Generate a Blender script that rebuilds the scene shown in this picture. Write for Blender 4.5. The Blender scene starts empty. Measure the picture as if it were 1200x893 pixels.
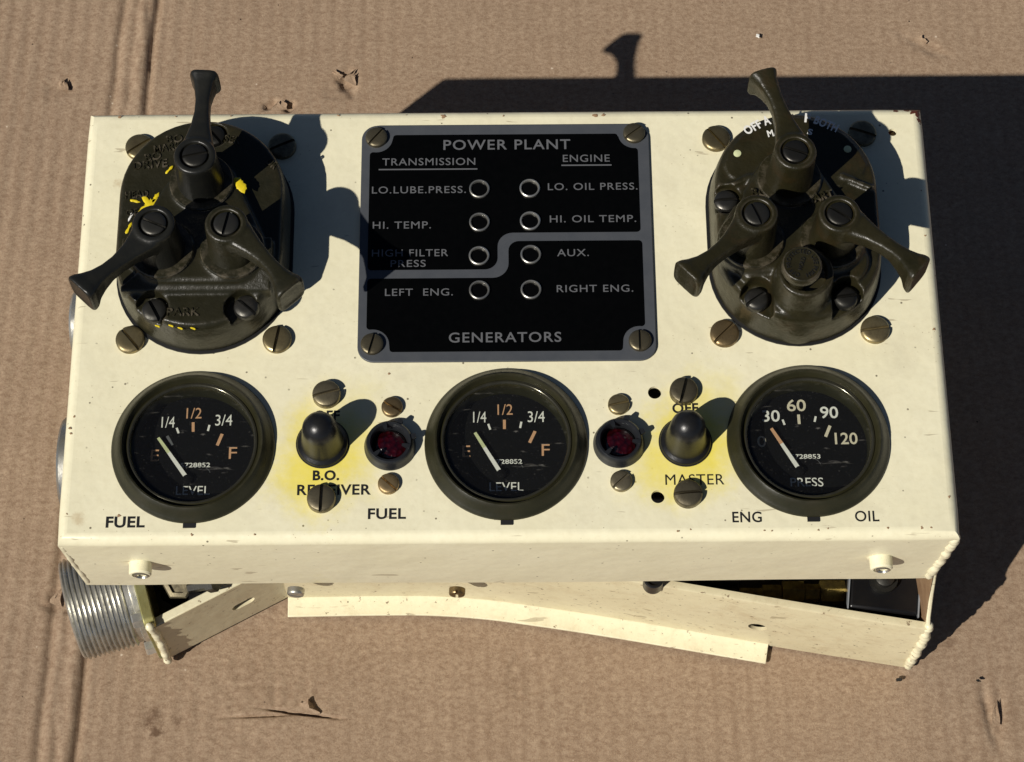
import bpy, bmesh, math, random
import numpy as np
from mathutils import Vector, Matrix, Euler

random.seed(7)
rng = np.random.default_rng(11)
S = 0.001                      # everything below is written in millimetres
scene = bpy.context.scene
COL = scene.collection

# ------------------------------------------------------------------ camera
cam_data = bpy.data.cameras.new("camera")
cam = bpy.data.objects.new("camera", cam_data)
COL.objects.link(cam)
cam.location = (0.0, -0.380, 0.98482)
cam.rotation_euler = (math.radians(23.76), 0.0, 0.0)
cam_data.sensor_width = 36.0
cam_data.lens = 79.86
cam_data.clip_start = 0.02
cam_data.clip_end = 50.0
scene.camera = cam

# ------------------------------------------------------------------ world and sun
world = bpy.data.worlds.new("World")
scene.world = world
world.use_nodes = True
wn = world.node_tree.nodes
wl = world.node_tree.links
wn.clear()
out = wn.new("ShaderNodeOutputWorld")
bg = wn.new("ShaderNodeBackground")
sky = wn.new("ShaderNodeTexSky")
sky.sky_type = 'NISHITA'
sky.sun_disc = False
SUN_TO = Vector((0.80, 0.71, -1.0)).normalized()      # the way the light travels
sky.air_density = 0.4
sky.dust_density = 0.3
sky.sun_elevation = math.asin(-SUN_TO.z)
sky.sun_rotation = math.atan2(-SUN_TO.x, -SUN_TO.y) % (2 * math.pi)
bg.inputs["Strength"].default_value = 0.05
wl.new(sky.outputs[0], bg.inputs["Color"])
wl.new(bg.outputs[0], out.inputs["Surface"])

sun_data = bpy.data.lights.new("sun", 'SUN')
sun_data.energy = 4.75
sun_data.angle = math.radians(0.5)
sun_data.color = (1.0, 0.95, 0.87)
sun = bpy.data.objects.new("sun", sun_data)
sun.rotation_euler = SUN_TO.to_track_quat('-Z', 'Y').to_euler()
sun.location = (-1, -1, 2)
COL.objects.link(sun)

scene.view_settings.view_transform = 'Standard'
scene.view_settings.look = 'None'
scene.view_settings.exposure = 0.0
scene.view_settings.gamma = 1.0

# ------------------------------------------------------------------ materials
class NT:
    def __init__(self, name):
        self.m = bpy.data.materials.new(name)
        self.m.use_nodes = True
        self.t = self.m.node_tree
        self.b = self.t.nodes["Principled BSDF"]
    def n(self, typ, **kw):
        nd = self.t.nodes.new(typ)
        for k, v in kw.items():
            if k.startswith('i_'):
                key = k[2:]
                key = int(key) if key.isdigit() else key.replace('_', ' ')
                nd.inputs[key].default_value = v
            else:
                setattr(nd, k, v)
        return nd
    def l(self, a, b):
        self.t.links.new(a, b)
    def coord(self, scale=(1, 1, 1), loc=(0, 0, 0), rot=(0, 0, 0), src='Object'):
        tc = self.n("ShaderNodeTexCoord")
        mp = self.n("ShaderNodeMapping")
        mp.inputs["Scale"].default_value = scale
        mp.inputs["Location"].default_value = loc
        mp.inputs["Rotation"].default_value = rot
        self.l(tc.outputs[src], mp.inputs["Vector"])
        return mp.outputs[0]
    def noise(self, vec, scale, detail=4, rough=.55, dist=0):
        nd = self.n("ShaderNodeTexNoise")
        nd.inputs["Scale"].default_value = scale
        nd.inputs["Detail"].default_value = detail
        nd.inputs["Roughness"].default_value = rough
        nd.inputs["Distortion"].default_value = dist
        self.l(vec, nd.inputs["Vector"])
        return nd.outputs["Fac"]
    def ramp(self, fac, stops):
        nd = self.n("ShaderNodeValToRGB")
        el = nd.color_ramp.elements
        while len(el) < len(stops):
            el.new(0.5)
        for e, (p, c) in zip(el, stops):
            e.position = p
            e.color = (c, c, c, 1) if isinstance(c, (int, float)) else (*c, 1)
        self.l(fac, nd.inputs["Fac"])
        return nd.outputs["Color"]
    def math(self, op, a, b=None, clamp=False):
        nd = self.n("ShaderNodeMath", operation=op, use_clamp=clamp)
        for i, v in enumerate((a, b)):
            if v is None: continue
            if isinstance(v, (int, float)): nd.inputs[i].default_value = v
            else: self.l(v, nd.inputs[i])
        return nd.outputs[0]
    def mix(self, fac, a, b, blend='MIX'):
        nd = self.n("ShaderNodeMix", data_type='RGBA', blend_type=blend)
        for sock, v in ((nd.inputs[0], fac), (nd.inputs[6], a), (nd.inputs[7], b)):
            if isinstance(v, (int, float)): sock.default_value = v
            elif isinstance(v, tuple): sock.default_value = (*v, 1)
            else: self.l(v, sock)
        return nd.outputs[2]
    def spot(self, x, y, r0, r1, vec, wob=None):
        """1 inside r0 mm of (x,y), 0 beyond r1 mm; object space, flat distance"""
        sp = self.n("ShaderNodeSeparateXYZ"); self.l(vec, sp.inputs[0])
        dx = self.math('SUBTRACT', sp.outputs[0], x * S)
        dy = self.math('SUBTRACT', sp.outputs[1], y * S)
        d = self.math('SQRT', self.math('ADD', self.math('MULTIPLY', dx, dx), self.math('MULTIPLY', dy, dy)))
        if wob is not None:
            d = self.math('ADD', d, wob)
        mr = self.n("ShaderNodeMapRange", interpolation_type='SMOOTHSTEP')
        mr.inputs[1].default_value = r0 * S; mr.inputs[2].default_value = r1 * S
        mr.inputs[3].default_value = 1; mr.inputs[4].default_value = 0
        self.l(d, mr.inputs[0])
        return mr.outputs[0]
    def set(self, **kw):
        for k, v in kw.items():
            key = k.replace('_', ' ')
            s = self.b.inputs[key]
            if isinstance(v, (int, float)): s.default_value = v
            elif isinstance(v, tuple): s.default_value = (*v, 1)
            else: self.l(v, s)
        return self
    def bump(self, height, dist, strength=1.0, prev=None):
        nd = self.n("ShaderNodeBump")
        nd.inputs["Strength"].default_value = strength
        nd.inputs["Distance"].default_value = dist
        self.l(height, nd.inputs["Height"])
        if prev is not None: self.l(prev, nd.inputs["Normal"])
        return nd.outputs[0]

M = {}

def mat_cream(name, dirt=0.0, stains=False, shade_tint=(0.90, 0.875, 0.82)):
    t = NT(name)
    v = t.coord()
    big = t.noise(v, 22, 5, .6)
    base = t.mix(t.ramp(big, [(.3, 0.0), (.75, 1.0)]), (0.800, 0.755, 0.545), (0.745, 0.695, 0.480))
    fine = t.noise(v, 420, 3, .6)
    base = t.mix(t.math('MULTIPLY', t.ramp(fine, [(.45, 0.0), (.8, 1.0)]), .35), base, (0.66, 0.60, 0.40))
    # tiny dark specks
    sp = t.n("ShaderNodeTexVoronoi"); sp.inputs["Scale"].default_value = 210; t.l(v, sp.inputs["Vector"])
    spd = t.ramp(sp.outputs["Distance"], [(.0, 1.0), (.075, 1.0), (.11, 0.0)])
    gate = t.ramp(t.noise(v, 75, 3), [(.52, 0.0), (.58, 1.0)])
    base = t.mix(t.math('MULTIPLY', t.math('MULTIPLY', spd, gate), .85), base, (0.10, 0.075, 0.045))
    # short scratches
    vs = t.coord(scale=(60, 420, 200), rot=(0, 0, .5))
    scr = t.ramp(t.noise(vs, 1.0, 2, .4, .6), [(.722, 0.0), (.745, 1.0)])
    base = t.mix(t.math('MULTIPLY', scr, .55), base, (0.30, 0.24, 0.15))
    # pinholes and faint greyish handling marks
    ph = t.n("ShaderNodeTexVoronoi"); ph.inputs["Scale"].default_value = 420; t.l(t.coord(loc=(.2, .1, .3)), ph.inputs["Vector"])
    phm = t.math('MULTIPLY', t.ramp(ph.outputs["Distance"], [(.07, 1.0), (.12, 0.0)]), t.ramp(t.noise(t.coord(loc=(5, 5, 5)), 40, 4, .7), [(.50, 0.0), (.60, .6)]))
    base = t.mix(phm, base, (0.34, 0.27, 0.16))
    hm = t.ramp(t.noise(t.coord(loc=(8, 2, 1)), 26, 7, .75, .6), [(.52, 0.0), (.74, .30)])
    base = t.mix(hm, base, (0.56, 0.50, 0.36))
    if stains:
        wob = t.math('MULTIPLY', t.math('SUBTRACT', t.noise(v, 60, 7, .75), .5), .034)
        for (x, y, r, k) in STAINS:
            m = t.spot(x, y, 1, r, v, wob)
            m = t.math('MULTIPLY', m, k)
            base = t.mix(m, base, (0.78, 0.66, 0.075))
        wob2 = t.math('MULTIPLY', t.math('SUBTRACT', t.noise(v, 320, 3, .7), .5), .007)
        for (x, y, r) in RUST:
            m = t.spot(x, y, r * .6, r * .75, v, wob2)
            base = t.mix(m, base, (0.13, 0.035, 0.015))
            
        for (x, y, r) in SMUDGE:
            m = t.spot(x, y, 0, r, v, wob2)
            base = t.mix(t.math('MULTIPLY', m, .45), base, (0.42, 0.28, 0.13))
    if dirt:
        base = t.mix(1.0, base, shade_tint, 'MULTIPLY')  # even darkening of the paint; carries the walls' shade
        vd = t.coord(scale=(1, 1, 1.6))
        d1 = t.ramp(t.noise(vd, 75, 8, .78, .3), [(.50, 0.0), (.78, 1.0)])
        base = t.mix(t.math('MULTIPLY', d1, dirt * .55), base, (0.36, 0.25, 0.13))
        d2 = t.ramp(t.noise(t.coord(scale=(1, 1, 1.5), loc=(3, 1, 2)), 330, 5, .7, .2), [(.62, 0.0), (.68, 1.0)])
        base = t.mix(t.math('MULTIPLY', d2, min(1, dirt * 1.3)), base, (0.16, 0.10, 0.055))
    h = t.noise(v, 300, 2, .5)
    h2 = t.noise(v, 60, 2, .5)
    b1 = t.bump(h2, 0.0011, .5)
    b2 = t.bump(h, 0.00012, .6, b1)
    t.set(Base_Color=base, Roughness=t.ramp(big, [(0.2, .30), (.8, .44)]), Specular_IOR_Level=.45, Normal=b2)
    return t.m

# yellowed heat marks, rust and smudges on the sheet, local mm: x, y, radius, strength
STAINS = [(-72, -60, 29, .85), (-78, -68, 22, .5), (-64, -46, 26, .35), (68, -58, 29, .85), (76, -42, 26, .45), (58, -64, 22, .4), (86, -60, 20, .4)]
RUST = [(168.5, 91.5, 3.2), (164.5, 92.2, 2.2), (160.5, 92.6, 1.4), (169.8, 87, 1.2)]
SMUDGE = [(-157, 60, 2.5), (-163, -84, 4)]
M['cream'] = mat_cream('cream_paint', stains=True)
M['cream_box'] = mat_cream('cream_paint_weathered', dirt=.8, shade_tint=(0.98, 0.97, 0.95))
M['cream_wall'] = mat_cream('cream_paint_dirty_shaded', dirt=1.0, shade_tint=(0.80, 0.76, 0.70))  # less lit walls: shade put into the paint colour, under the dirt

def simple(name, col, rough, metal=0.0, nz=0.0, nscale=200, spec=.5, dark=None, bump=0.0, bscale=600):
    t = NT(name)
    v = t.coord()
    c = col
    if nz:
        f = t.ramp(t.noise(v, nscale, 5, .65), [(.35, 0.0), (.7, 1.0)])
        c = t.mix(t.math('MULTIPLY', f, nz), col, dark or tuple(a * .35 for a in col))
    t.set(Base_Color=c, Roughness=rough, Metallic=metal, Specular_IOR_Level=spec)
    if bump:
        t.set(Normal=t.bump(t.noise(v, bscale, 4, .6), bump, 1.0))
    return t.m

def mat_olive(name, base, worn, rust, k, cast=1.0):
    t = NT(name)
    v = t.coord()
    a = t.ramp(t.noise(v, 55, 6, .65), [(.35, 0.0), (.7, 1.0)])
    c = t.mix(a, base, worn)
    r = t.ramp(t.noise(t.coord(loc=(4, 2, 7)), 85, 7, .7, .5), [(.53, 0.0), (.7, 1.0)])
    c = t.mix(t.math('MULTIPLY', r, k), c, rust)
    # edge wear from real curvature
    g = t.n("ShaderNodeNewGeometry")
    e = t.ramp(g.outputs["Pointiness"], [(.515, 0.0), (.57, 1.0)])
    en = t.ramp(t.noise(v, 240, 4, .7), [(.45, 0.0), (.6, 1.0)])
    c = t.mix(t.math('MULTIPLY', t.math('MULTIPLY', e, en), .6 * cast), c, (0.12, 0.10, 0.07))
    rough = t.ramp(t.noise(v, 130, 5, .6), [(.3, .29), (.75, .47)])
    n = t.bump(t.noise(v, 900, 3, .6), 0.00008, .8)
    n = t.bump(t.noise(v, 190, 5, .65), 0.0006 * cast, .7, n)
    t.set(Base_Color=c, Roughness=rough, Specular_IOR_Level=.38, Normal=n)
    return t.m
M['olive_dark'] = mat_olive('dark_olive_cast_paint', (0.0120, 0.0115, 0.0052), (0.020, 0.0180, 0.0085), (0.030, 0.021, 0.009), .3)
M['olive'] = mat_olive('olive_brown_cast_paint', (0.0130, 0.0118, 0.0045), (0.022, 0.0185, 0.0072), (0.038, 0.021, 0.0075), .4)
M['bezel'] = mat_olive('olive_bezel_paint', (0.016, 0.0155, 0.0065), (0.024, 0.0225, 0.010), (0.030, 0.022, 0.009), .3, cast=.15)
M['lever_black'] = simple('blackened_lever_paint', (0.009, 0.0095, 0.0085), .36, 0, .5, 120, spec=.4, dark=(0.018, 0.017, 0.012), bump=.0001, bscale=500)

def mat_metal(name, c1, c2, rough, ks=200):
    t = NT(name)
    v = t.coord()
    g = t.n("ShaderNodeObjectInfo")
    off = t.n("ShaderNodeVectorMath", operation='ADD'); t.l(v, off.inputs[0])
    cmb = t.n("ShaderNodeCombineXYZ"); t.l(g.outputs["Random"], cmb.inputs[0]); t.l(g.outputs["Random"], cmb.inputs[1])
    t.l(cmb.outputs[0], off.inputs[1])
    a = t.ramp(t.noise(off.outputs[0], ks, 6, .68), [(.38, 0.0), (.66, 1.0)])
    c = t.mix(a, c1, c2)
    var = t.math('ADD', t.math('MULTIPLY', g.outputs["Random"], .6), .7)
    hs = t.n("ShaderNodeHueSaturation"); t.l(c, hs.inputs["Color"]); t.l(var, hs.inputs["Value"])
    rgh = t.ramp(a, [(0, rough), (1, min(1, rough + .25))])
    fine = t.noise(t.coord(scale=(1, .15, 1)), 2200, 2, .5)
    t.set(Base_Color=hs.outputs[0], Metallic=.85, Roughness=rgh, Normal=t.bump(fine, .00005, .7))
    return t.m
M['brass'] = mat_metal('tarnished_brass', (0.33, 0.27, 0.14), (0.125, 0.10, 0.055), .32)
M['bronze'] = mat_metal('dull_grey_brass', (0.25, 0.215, 0.135), (0.105, 0.09, 0.06), .36)
M['copper'] = mat_metal('warm_brass', (0.36, 0.26, 0.13), (0.14, 0.10, 0.05), .34)
M['darkmetal'] = mat_metal('blackened_screw', (0.065, 0.062, 0.055), (0.03, 0.03, 0.026), .34)
M['zinc'] = mat_metal('bare_steel', (0.60, 0.59, 0.54), (0.34, 0.33, 0.29), .27)
M['passivate'] = mat_metal('yellow_passivated_steel', (0.60, 0.54, 0.20), (0.36, 0.37, 0.20), .36, 90)
M['seat'] = simple('polished_bezel_edge', (0.09, 0.085, 0.06), .16, .7, .5, 160)
M['rubber'] = simple('black_rubber', (0.007, 0.0075, 0.009), .34, 0, .6, 160, spec=.4, dark=(0.016, 0.015, 0.012), bump=.00008)
M['ring'] = simple('dark_grey_lamp_ring', (0.018, 0.020, 0.023), .38, 0.2, .5, 220)
M['black'] = simple('black_enamel', (0.0012, 0.0013, 0.0013), .2, 0, .3, 300, spec=.12, dark=(0.003, 0.003, 0.003), bump=.00003, bscale=260)
M['dial'] = simple('dial_black', (0.003, 0.003, 0.0032), .75, 0, .3, 400, spec=.05, dark=(0.006, 0.0055, 0.005))
M['grey_plate'] = simple('etched_grey_metal', (0.082, 0.088, 0.097), .45, .2, .5, 130, spec=.3, dark=(0.055, 0.062, 0.074), bump=.00004)
M['plate_ink'] = simple('etched_letters', (0.112, 0.116, 0.122), .5, 0, .3, 300, dark=(0.09, 0.09, 0.095))
M['ink'] = simple('black_stencil_ink', (0.010, 0.010, 0.010), .5, 0, 0)
M['white_ink'] = simple('white_dial_paint', (0.78, 0.77, 0.72), .6, 0, .3, 900, dark=(0.5, 0.5, 0.46))
M['orange_ink'] = simple('faded_orange_dial_paint', (0.60, 0.33, 0.18), .6, 0, .4, 900, dark=(0.40, 0.25, 0.15))
M['aged_ink'] = simple('yellowed_dial_paint', (0.66, 0.60, 0.46), .6, 0, .3, 900, dark=(0.45, 0.38, 0.26))
M['lume'] = simple('pale_green_paint', (0.60, 0.64, 0.36), .6, 0, .4, 500, dark=(0.35, 0.36, 0.2))
M['yellow'] = simple('yellow_paint_splash', (0.72, 0.56, 0.012), .45, 0, .4, 500, dark=(0.42, 0.32, 0.02), bump=.0001, bscale=600)
M['interior'] = simple('dark_interior_plastic', (0.006, 0.006, 0.007), .28, 0, .5, 90, spec=.35, dark=(0.013, 0.012, 0.011))
M['chrome_glint'] = simple('chrome_edge_highlight', (0.32, 0.34, 0.36), .2, .2, .3, 120)  # chrome edges; the highlight along them is put into the pale colour
M['fitting'] = mat_metal('brass_fitting', (0.30, 0.22, 0.06), (0.10, 0.07, 0.025), .3)
M['woodstain'] = simple('rust_stained_paint', (0.34, 0.22, 0.12), .6, 0, .8, 60, dark=(0.17, 0.09, 0.045), bump=.0002, bscale=300)

t = NT('ruby_lens')
v = t.coord()
vv = t.n("ShaderNodeTexVoronoi", feature='F1'); vv.inputs["Scale"].default_value = 520; t.l(v, vv.inputs["Vector"])
t.set(Base_Color=t.mix(vv.outputs["Distance"], (0.035, 0.0003, 0.002), (0.003, 0.0, 0.0004)), Roughness=.16,
      Specular_IOR_Level=.6, Normal=t.bump(vv.outputs["Distance"], .0005, 1.0), Coat_Weight=.6, Coat_Roughness=.08)
M['ruby'] = t.m
M['ruby_dark'] = simple('unlit_jewel', (0.002, 0.002, 0.002), .12, 0, 0, spec=.15)

t = NT('gauge_glass')
t.t.nodes.remove(t.b)
tr = t.n("ShaderNodeBsdfTransparent"); tr.inputs[0].default_value = (.93, .94, .92, 1)
gl = t.n("ShaderNodeBsdfGlossy"); gl.inputs["Roughness"].default_value = .03
fr = t.n("ShaderNodeLayerWeight"); fr.inputs[0].default_value = .3
mx = t.n("ShaderNodeMixShader")
v = t.coord()
smear = t.ramp(t.noise(v, 140, 6, .7, .6), [(.60, 0.0), (.80, 0.02)])
fr3 = t.math('MULTIPLY', t.math('POWER', fr.outputs["Facing"], 4.0), .5)
t.l(t.math('ADD', t.math('ADD', fr3, .03), smear), mx.inputs[0]); t.l(tr.outputs[0], mx.inputs[1]); t.l(gl.outputs[0], mx.inputs[2])
dd = t.n("ShaderNodeBsdfDiffuse"); dd.inputs[0].default_value = (.5, .47, .42, 1)
sc_ = t.ramp(t.noise(t.coord(scale=(90, 700, 90), rot=(0, 0, .35)), 1.0, 3, .6, .8), [(.66, 0.0), (.72, .10)])
du_ = t.ramp(t.noise(v, 900, 3, .7), [(.66, 0.0), (.74, .10)])
mx2 = t.n("ShaderNodeMixShader"); t.l(t.math('ADD', t.math('ADD', sc_, du_), .004), mx2.inputs[0])
t.l(mx.outputs[0], mx2.inputs[1]); t.l(dd.outputs[0], mx2.inputs[2])
t.l(mx2.outputs[0], t.t.nodes["Material Output"].inputs[0])
M['glass'] = t.m

def mat_cardboard():
    t = NT('brown_cardboard')
    v = t.coord()
    c = t.mix(t.ramp(t.noise(v, 9, 5, .6), [(.3, 0.0), (.7, 1.0)]), (0.358, 0.256, 0.170), (0.312, 0.222, 0.148))
    fib = t.noise(t.coord(scale=(.8, 1.15, 1)), 420, 6, .78, .15)
    c = t.mix(t.ramp(fib, [(.38, 0.0), (.62, 1.0)]), t.mix(.62, c, (0.175, 0.108, 0.066)), t.mix(.22, c, (0.46, 0.355, 0.25)))
    grit = t.noise(t.coord(loc=(6, 1, 0)), 750, 4, .8)
    c = t.mix(t.ramp(grit, [(.55, 0.0), (.72, .45)]), c, (0.16, 0.10, 0.062))
    fib2 = t.noise(t.coord(scale=(1.0, .8, 1), loc=(2, 5, 0)), 1300, 3, .7)
    c = t.mix(t.ramp(fib2, [(.52, 0.0), (.78, .55)]), c, (0.50, 0.38, 0.255))
    hb = t.ramp(t.noise(t.coord(scale=(.45, 1.6, 1), loc=(1, 9, 0)), 75, 5, .7), [(.45, 0.0), (.75, .30)])
    c = t.mix(hb, c, (0.215, 0.140, 0.088))
    # glue lines along the flutes, faint and broken
    fv = t.coord(rot=(0, 0, -0.029))
    sp = t.n("ShaderNodeSeparateXYZ"); t.l(fv, sp.inputs[0])
    wv = t.math('SINE', t.math('MULTIPLY', sp.outputs[0], 2 * math.pi / 0.0078))
    wm = t.math('MULTIPLY', t.ramp(wv, [(.0, 0.0), (1.0, 1.0)]), t.ramp(t.noise(t.coord(scale=(1, .25, 1)), 14, 3), [(.40, 0.0), (.70, .30)]))
    c = t.mix(wm, c, (0.20, 0.128, 0.080))
    # dark flecks and pale fibres
    sp2 = t.n("ShaderNodeTexVoronoi"); sp2.inputs["Scale"].default_value = 150; t.l(v, sp2.inputs["Vector"])
    fl = t.math('MULTIPLY', t.ramp(sp2.outputs["Distance"], [(.05, 1.0), (.08, 0.0)]), t.ramp(t.noise(v, 48, 2), [(.60, 0.0), (.64, 1.0)]))
    c = t.mix(fl, c, (0.035, 0.022, 0.015))
    sp3 = t.n("ShaderNodeTexVoronoi"); sp3.inputs["Scale"].default_value = 120; t.l(t.coord(loc=(.3, .7, 0)), sp3.inputs["Vector"])
    fl3 = t.math('MULTIPLY', t.ramp(sp3.outputs["Distance"], [(.05, 1.0), (.08, 0.0)]), t.ramp(t.noise(t.coord(loc=(3, 3, 3)), 60, 2), [(.60, 0.0), (.64, 1.0)]))
    c = t.mix(t.math('MULTIPLY', fl3, .7), c, (0.62, 0.52, 0.40))
    for (x, y, r, k) in GREASE:
        wob = t.math('MULTIPLY', t.math('SUBTRACT', t.noise(v, 160, 5, .7), .5), .016)
        c = t.mix(t.math('MULTIPLY', t.spot(x, y, 0, r, v, wob), k), c, (0.075, 0.035, 0.018))
    n = t.bump(fib, .00026, .6)
    n = t.bump(fib2, .00022, .7, n)
    t.set(Base_Color=c, Roughness=.88, Specular_IOR_Level=.18, Normal=n)
    return t.m
GREASE = [(*(-160.5, -110.4), 6, .8), (*(-158.6, -115.8), 4, .7), (*(-149.9, -110.4), 3, .5), (*(-113.9, -108.9), 3, .3), (*(197.4, -74.9), 4, .4)]
M['cardboard'] = mat_cardboard()
M['torn'] = simple('torn_cardboard_fibre', (0.40, 0.285, 0.185), .95, 0, .7, 260, spec=.1, dark=(0.26, 0.17, 0.105), bump=.0004, bscale=500)

# ------------------------------------------------------------------ mesh helpers (mm)
def circ(r, z, n=48, cx=0.0, cy=0.0):
    return [(cx + r * math.cos(2 * math.pi * i / n), cy + r * math.sin(2 * math.pi * i / n), z) for i in range(n)]

class MB:
    def __init__(self):
        self.v = []; self.f = []
    def ring(self, pts):
        s = len(self.v); self.v += [tuple(p) for p in pts]; return list(range(s, len(self.v)))
    def loft(self, rings, cap0=True, cap1=True):
        ids = [self.ring(r) for r in rings]
        n = len(ids[0])
        for a, b in zip(ids, ids[1:]):
            for i in range(n):
                j = (i + 1) % n
                self.f.append((a[i], a[j], b[j], b[i]))
        if cap0: self.f.append(tuple(reversed(ids[0])))
        if cap1: self.f.append(tuple(ids[-1]))
        return self
    def lathe(self, prof, n=48, cap0=True, cap1=True, cx=0, cy=0):
        return self.loft([circ(r, z, n, cx, cy) for r, z in prof], cap0, cap1)
    def box(self, x0, x1, y0, y1, z0, z1):
        return self.loft([[(x0, y0, z), (x1, y0, z), (x1, y1, z), (x0, y1, z)] for z in (z0, z1)])
    def prism(self, outline, z0, z1):
        return self.loft([[(x, y, z) for x, y in outline] for z in (z0, z1)])
    def xf(self, mat):
        self.v = [tuple(mat @ Vector(p)) for p in self.v]; return self
    def add(self, o):
        s = len(self.v); self.v += o.v; self.f += [tuple(i + s for i in f) for f in o.f]; return self
    def mesh(self, name):
        me = bpy.data.meshes.new(name)
        me.from_pydata([(x * S, y * S, z * S) for x, y, z in self.v], [], self.f)
        bm = bmesh.new(); bm.from_mesh(me)
        bmesh.ops.recalc_face_normals(bm, faces=bm.faces)
        bm.to_mesh(me); bm.free()
        return me

def shade(me, angle=35):
    me.polygons.foreach_set("use_smooth", [True] * len(me.polygons))
    try:
        me.set_sharp_from_angle(angle=math.radians(angle))
    except Exception:
        pass
    me.update()

def link(name, me, mat, parent=None, loc=(0, 0, 0), rotz=0.0, label=None, smooth=35):
    o = bpy.data.objects.new(name, me)
    COL.objects.link(o)
    if mat is not None and not me.materials:
        me.materials.append(mat)
    if smooth: shade(me, smooth)
    if parent is not None: o.parent = parent
    o.location = [c * S for c in loc]
    o.rotation_euler = (0, 0, rotz)
    if label: o['label'] = label
    return o

def bev(o, w=0.4, seg=2, angle=40):
    m = o.modifiers.new("bevel", 'BEVEL'); m.width = w * S; m.segments = seg
    m.limit_method = 'ANGLE'; m.angle_limit = math.radians(angle); m.harden_normals = False
    return o

def bake(me, mods):
    """apply modifiers to mesh data, return the new mesh"""
    o = bpy.data.objects.new("tmp", me); COL.objects.link(o)
    mods(o)
    dg = bpy.context.evaluated_depsgraph_get()
    r = bpy.data.meshes.new_from_object(o.evaluated_get(dg))
    bpy.data.objects.remove(o)
    return r

def cast(mb, name, voxel=0.7, smooth=4, cut=None):
    """fuse overlapping solids into one cast piece with soft fillets"""
    me = mb.mesh(name)
    cutters = []
    for c_ in (cut or []):
        ob = bpy.data.objects.new("tmpc", c_.mesh("tmpc")); COL.objects.link(ob); cutters.append(ob)
    def mods(o):
        r = o.modifiers.new("r", 'REMESH'); r.mode = 'VOXEL'; r.voxel_size = voxel * S; r.adaptivity = 0
        for ob in cutters:
            b = o.modifiers.new("b", 'BOOLEAN'); b.operation = 'DIFFERENCE'; b.object = ob; b.solver = 'EXACT'
        if cutters:
            r2 = o.modifiers.new("r2", 'REMESH'); r2.mode = 'VOXEL'; r2.voxel_size = voxel * S
        if smooth:
            s = o.modifiers.new("s", 'SMOOTH'); s.factor = .5; s.iterations = smooth
    out = bake(me, mods)
    out.name = name
    for ob in cutters: bpy.data.objects.remove(ob)
    return out

def sheet_with_holes(name, outline, holes, thick, mat=None):
    """flat plate in XY with real holes: top at z=0, mm"""
    cu = bpy.data.curves.new("tmp", 'CURVE'); cu.dimensions = '2D'; cu.fill_mode = 'BOTH'
    def add(pts):
        sp = cu.splines.new('POLY'); sp.points.add(len(pts) - 1)
        for p, (x, y) in zip(sp.points, pts): p.co = (x * S, y * S, 0, 1)
        sp.use_cyclic_u = True
    add(outline)
    for h in holes: add(h)
    cu.extrude = thick * S / 2
    o = bpy.data.objects.new("tmp", cu); COL.objects.link(o)
    dg = bpy.context.evaluated_depsgraph_get()
    me = bpy.data.meshes.new_from_object(o.evaluated_get(dg))
    bpy.data.objects.remove(o); bpy.data.curves.remove(cu)
    for vtx in me.vertices: vtx.co.z -= thick * S / 2
    me.name = name
    return me

def text(s, centre, w, h, z, mat, parent, rotz=0.0, thick=0.06, bold=0.0, spacing=1.0, name="lettering", shear=0.0, arc=None, label=None, frame=None):
    """lettering scaled to w x h mm; arc=(radius, start_angle) bends each line round a centre"""
    cu = bpy.data.curves.new("tmp", 'FONT'); cu.body = s; cu.size = 1.0
    cu.space_character = spacing; cu.offset = bold; cu.resolution_u = 4; cu.extrude = 0.5
    o = bpy.data.objects.new("tmp", cu); COL.objects.link(o)
    dg = bpy.context.evaluated_depsgraph_get()
    me = bpy.data.meshes.new_from_object(o.evaluated_get(dg))
    bpy.data.objects.remove(o); bpy.data.curves.remove(cu)
    n = len(me.vertices); co = np.empty(n * 3); me.vertices.foreach_get("co", co); co = co.reshape(-1, 3)
    mn, mxx = co.min(0), co.max(0)
    co[:, 0] = (co[:, 0] - (mn[0] + mxx[0]) / 2) / (mxx[0] - mn[0]) * w
    co[:, 1] = (co[:, 1] - (mn[1] + mxx[1]) / 2) / (mxx[1] - mn[1]) * h
    co[:, 2] = (co[:, 2] - mn[2]) / (mxx[2] - mn[2]) * thick
    if arc:
        R = arc
        ang = co[:, 0] / R
        rr = R + co[:, 1]
        co = np.stack([rr * np.sin(ang), rr * np.cos(ang) - R, co[:, 2]], 1)
    me.vertices.foreach_set("co", (co * S).ravel()); me.update()
    me.name = name
    ob = link(name, me, mat, parent, (centre[0], centre[1], z), rotz, smooth=0, label=label)
    return ob

def empty(name, loc=(0, 0, 0), rotz=0.0):
    o = bpy.data.objects.new(name, None); COL.objects.link(o)
    o.location = [c * S for c in loc]; o.rotation_euler = (0, 0, rotz)
    o.empty_display_size = .02
    return o

def blob(pts_r, z0, z1, seed=0):
    """small irregular thick patch: radii round the centre, roughened between"""
    rb = random.Random(int(sum(pts_r) * 1000))
    m_ = len(pts_r); pts_r = [(pts_r[i // 3] * (1 - (i % 3) / 3) + pts_r[(i // 3 + 1) % m_] * (i % 3) / 3) * rb.uniform(.82, 1.14) for i in range(m_ * 3)]
    n = len(pts_r)
    o = [(r * math.cos(2 * math.pi * i / n), r * math.sin(2 * math.pi * i / n)) for i, r in enumerate(pts_r)]
    mb = MB()
    mb.loft([[(x, y, z0) for x, y in o], [(x, y, (z0 + z1) / 2) for x, y in o], [(x * .8, y * .8, z1) for x, y in o]])
    return mb

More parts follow.
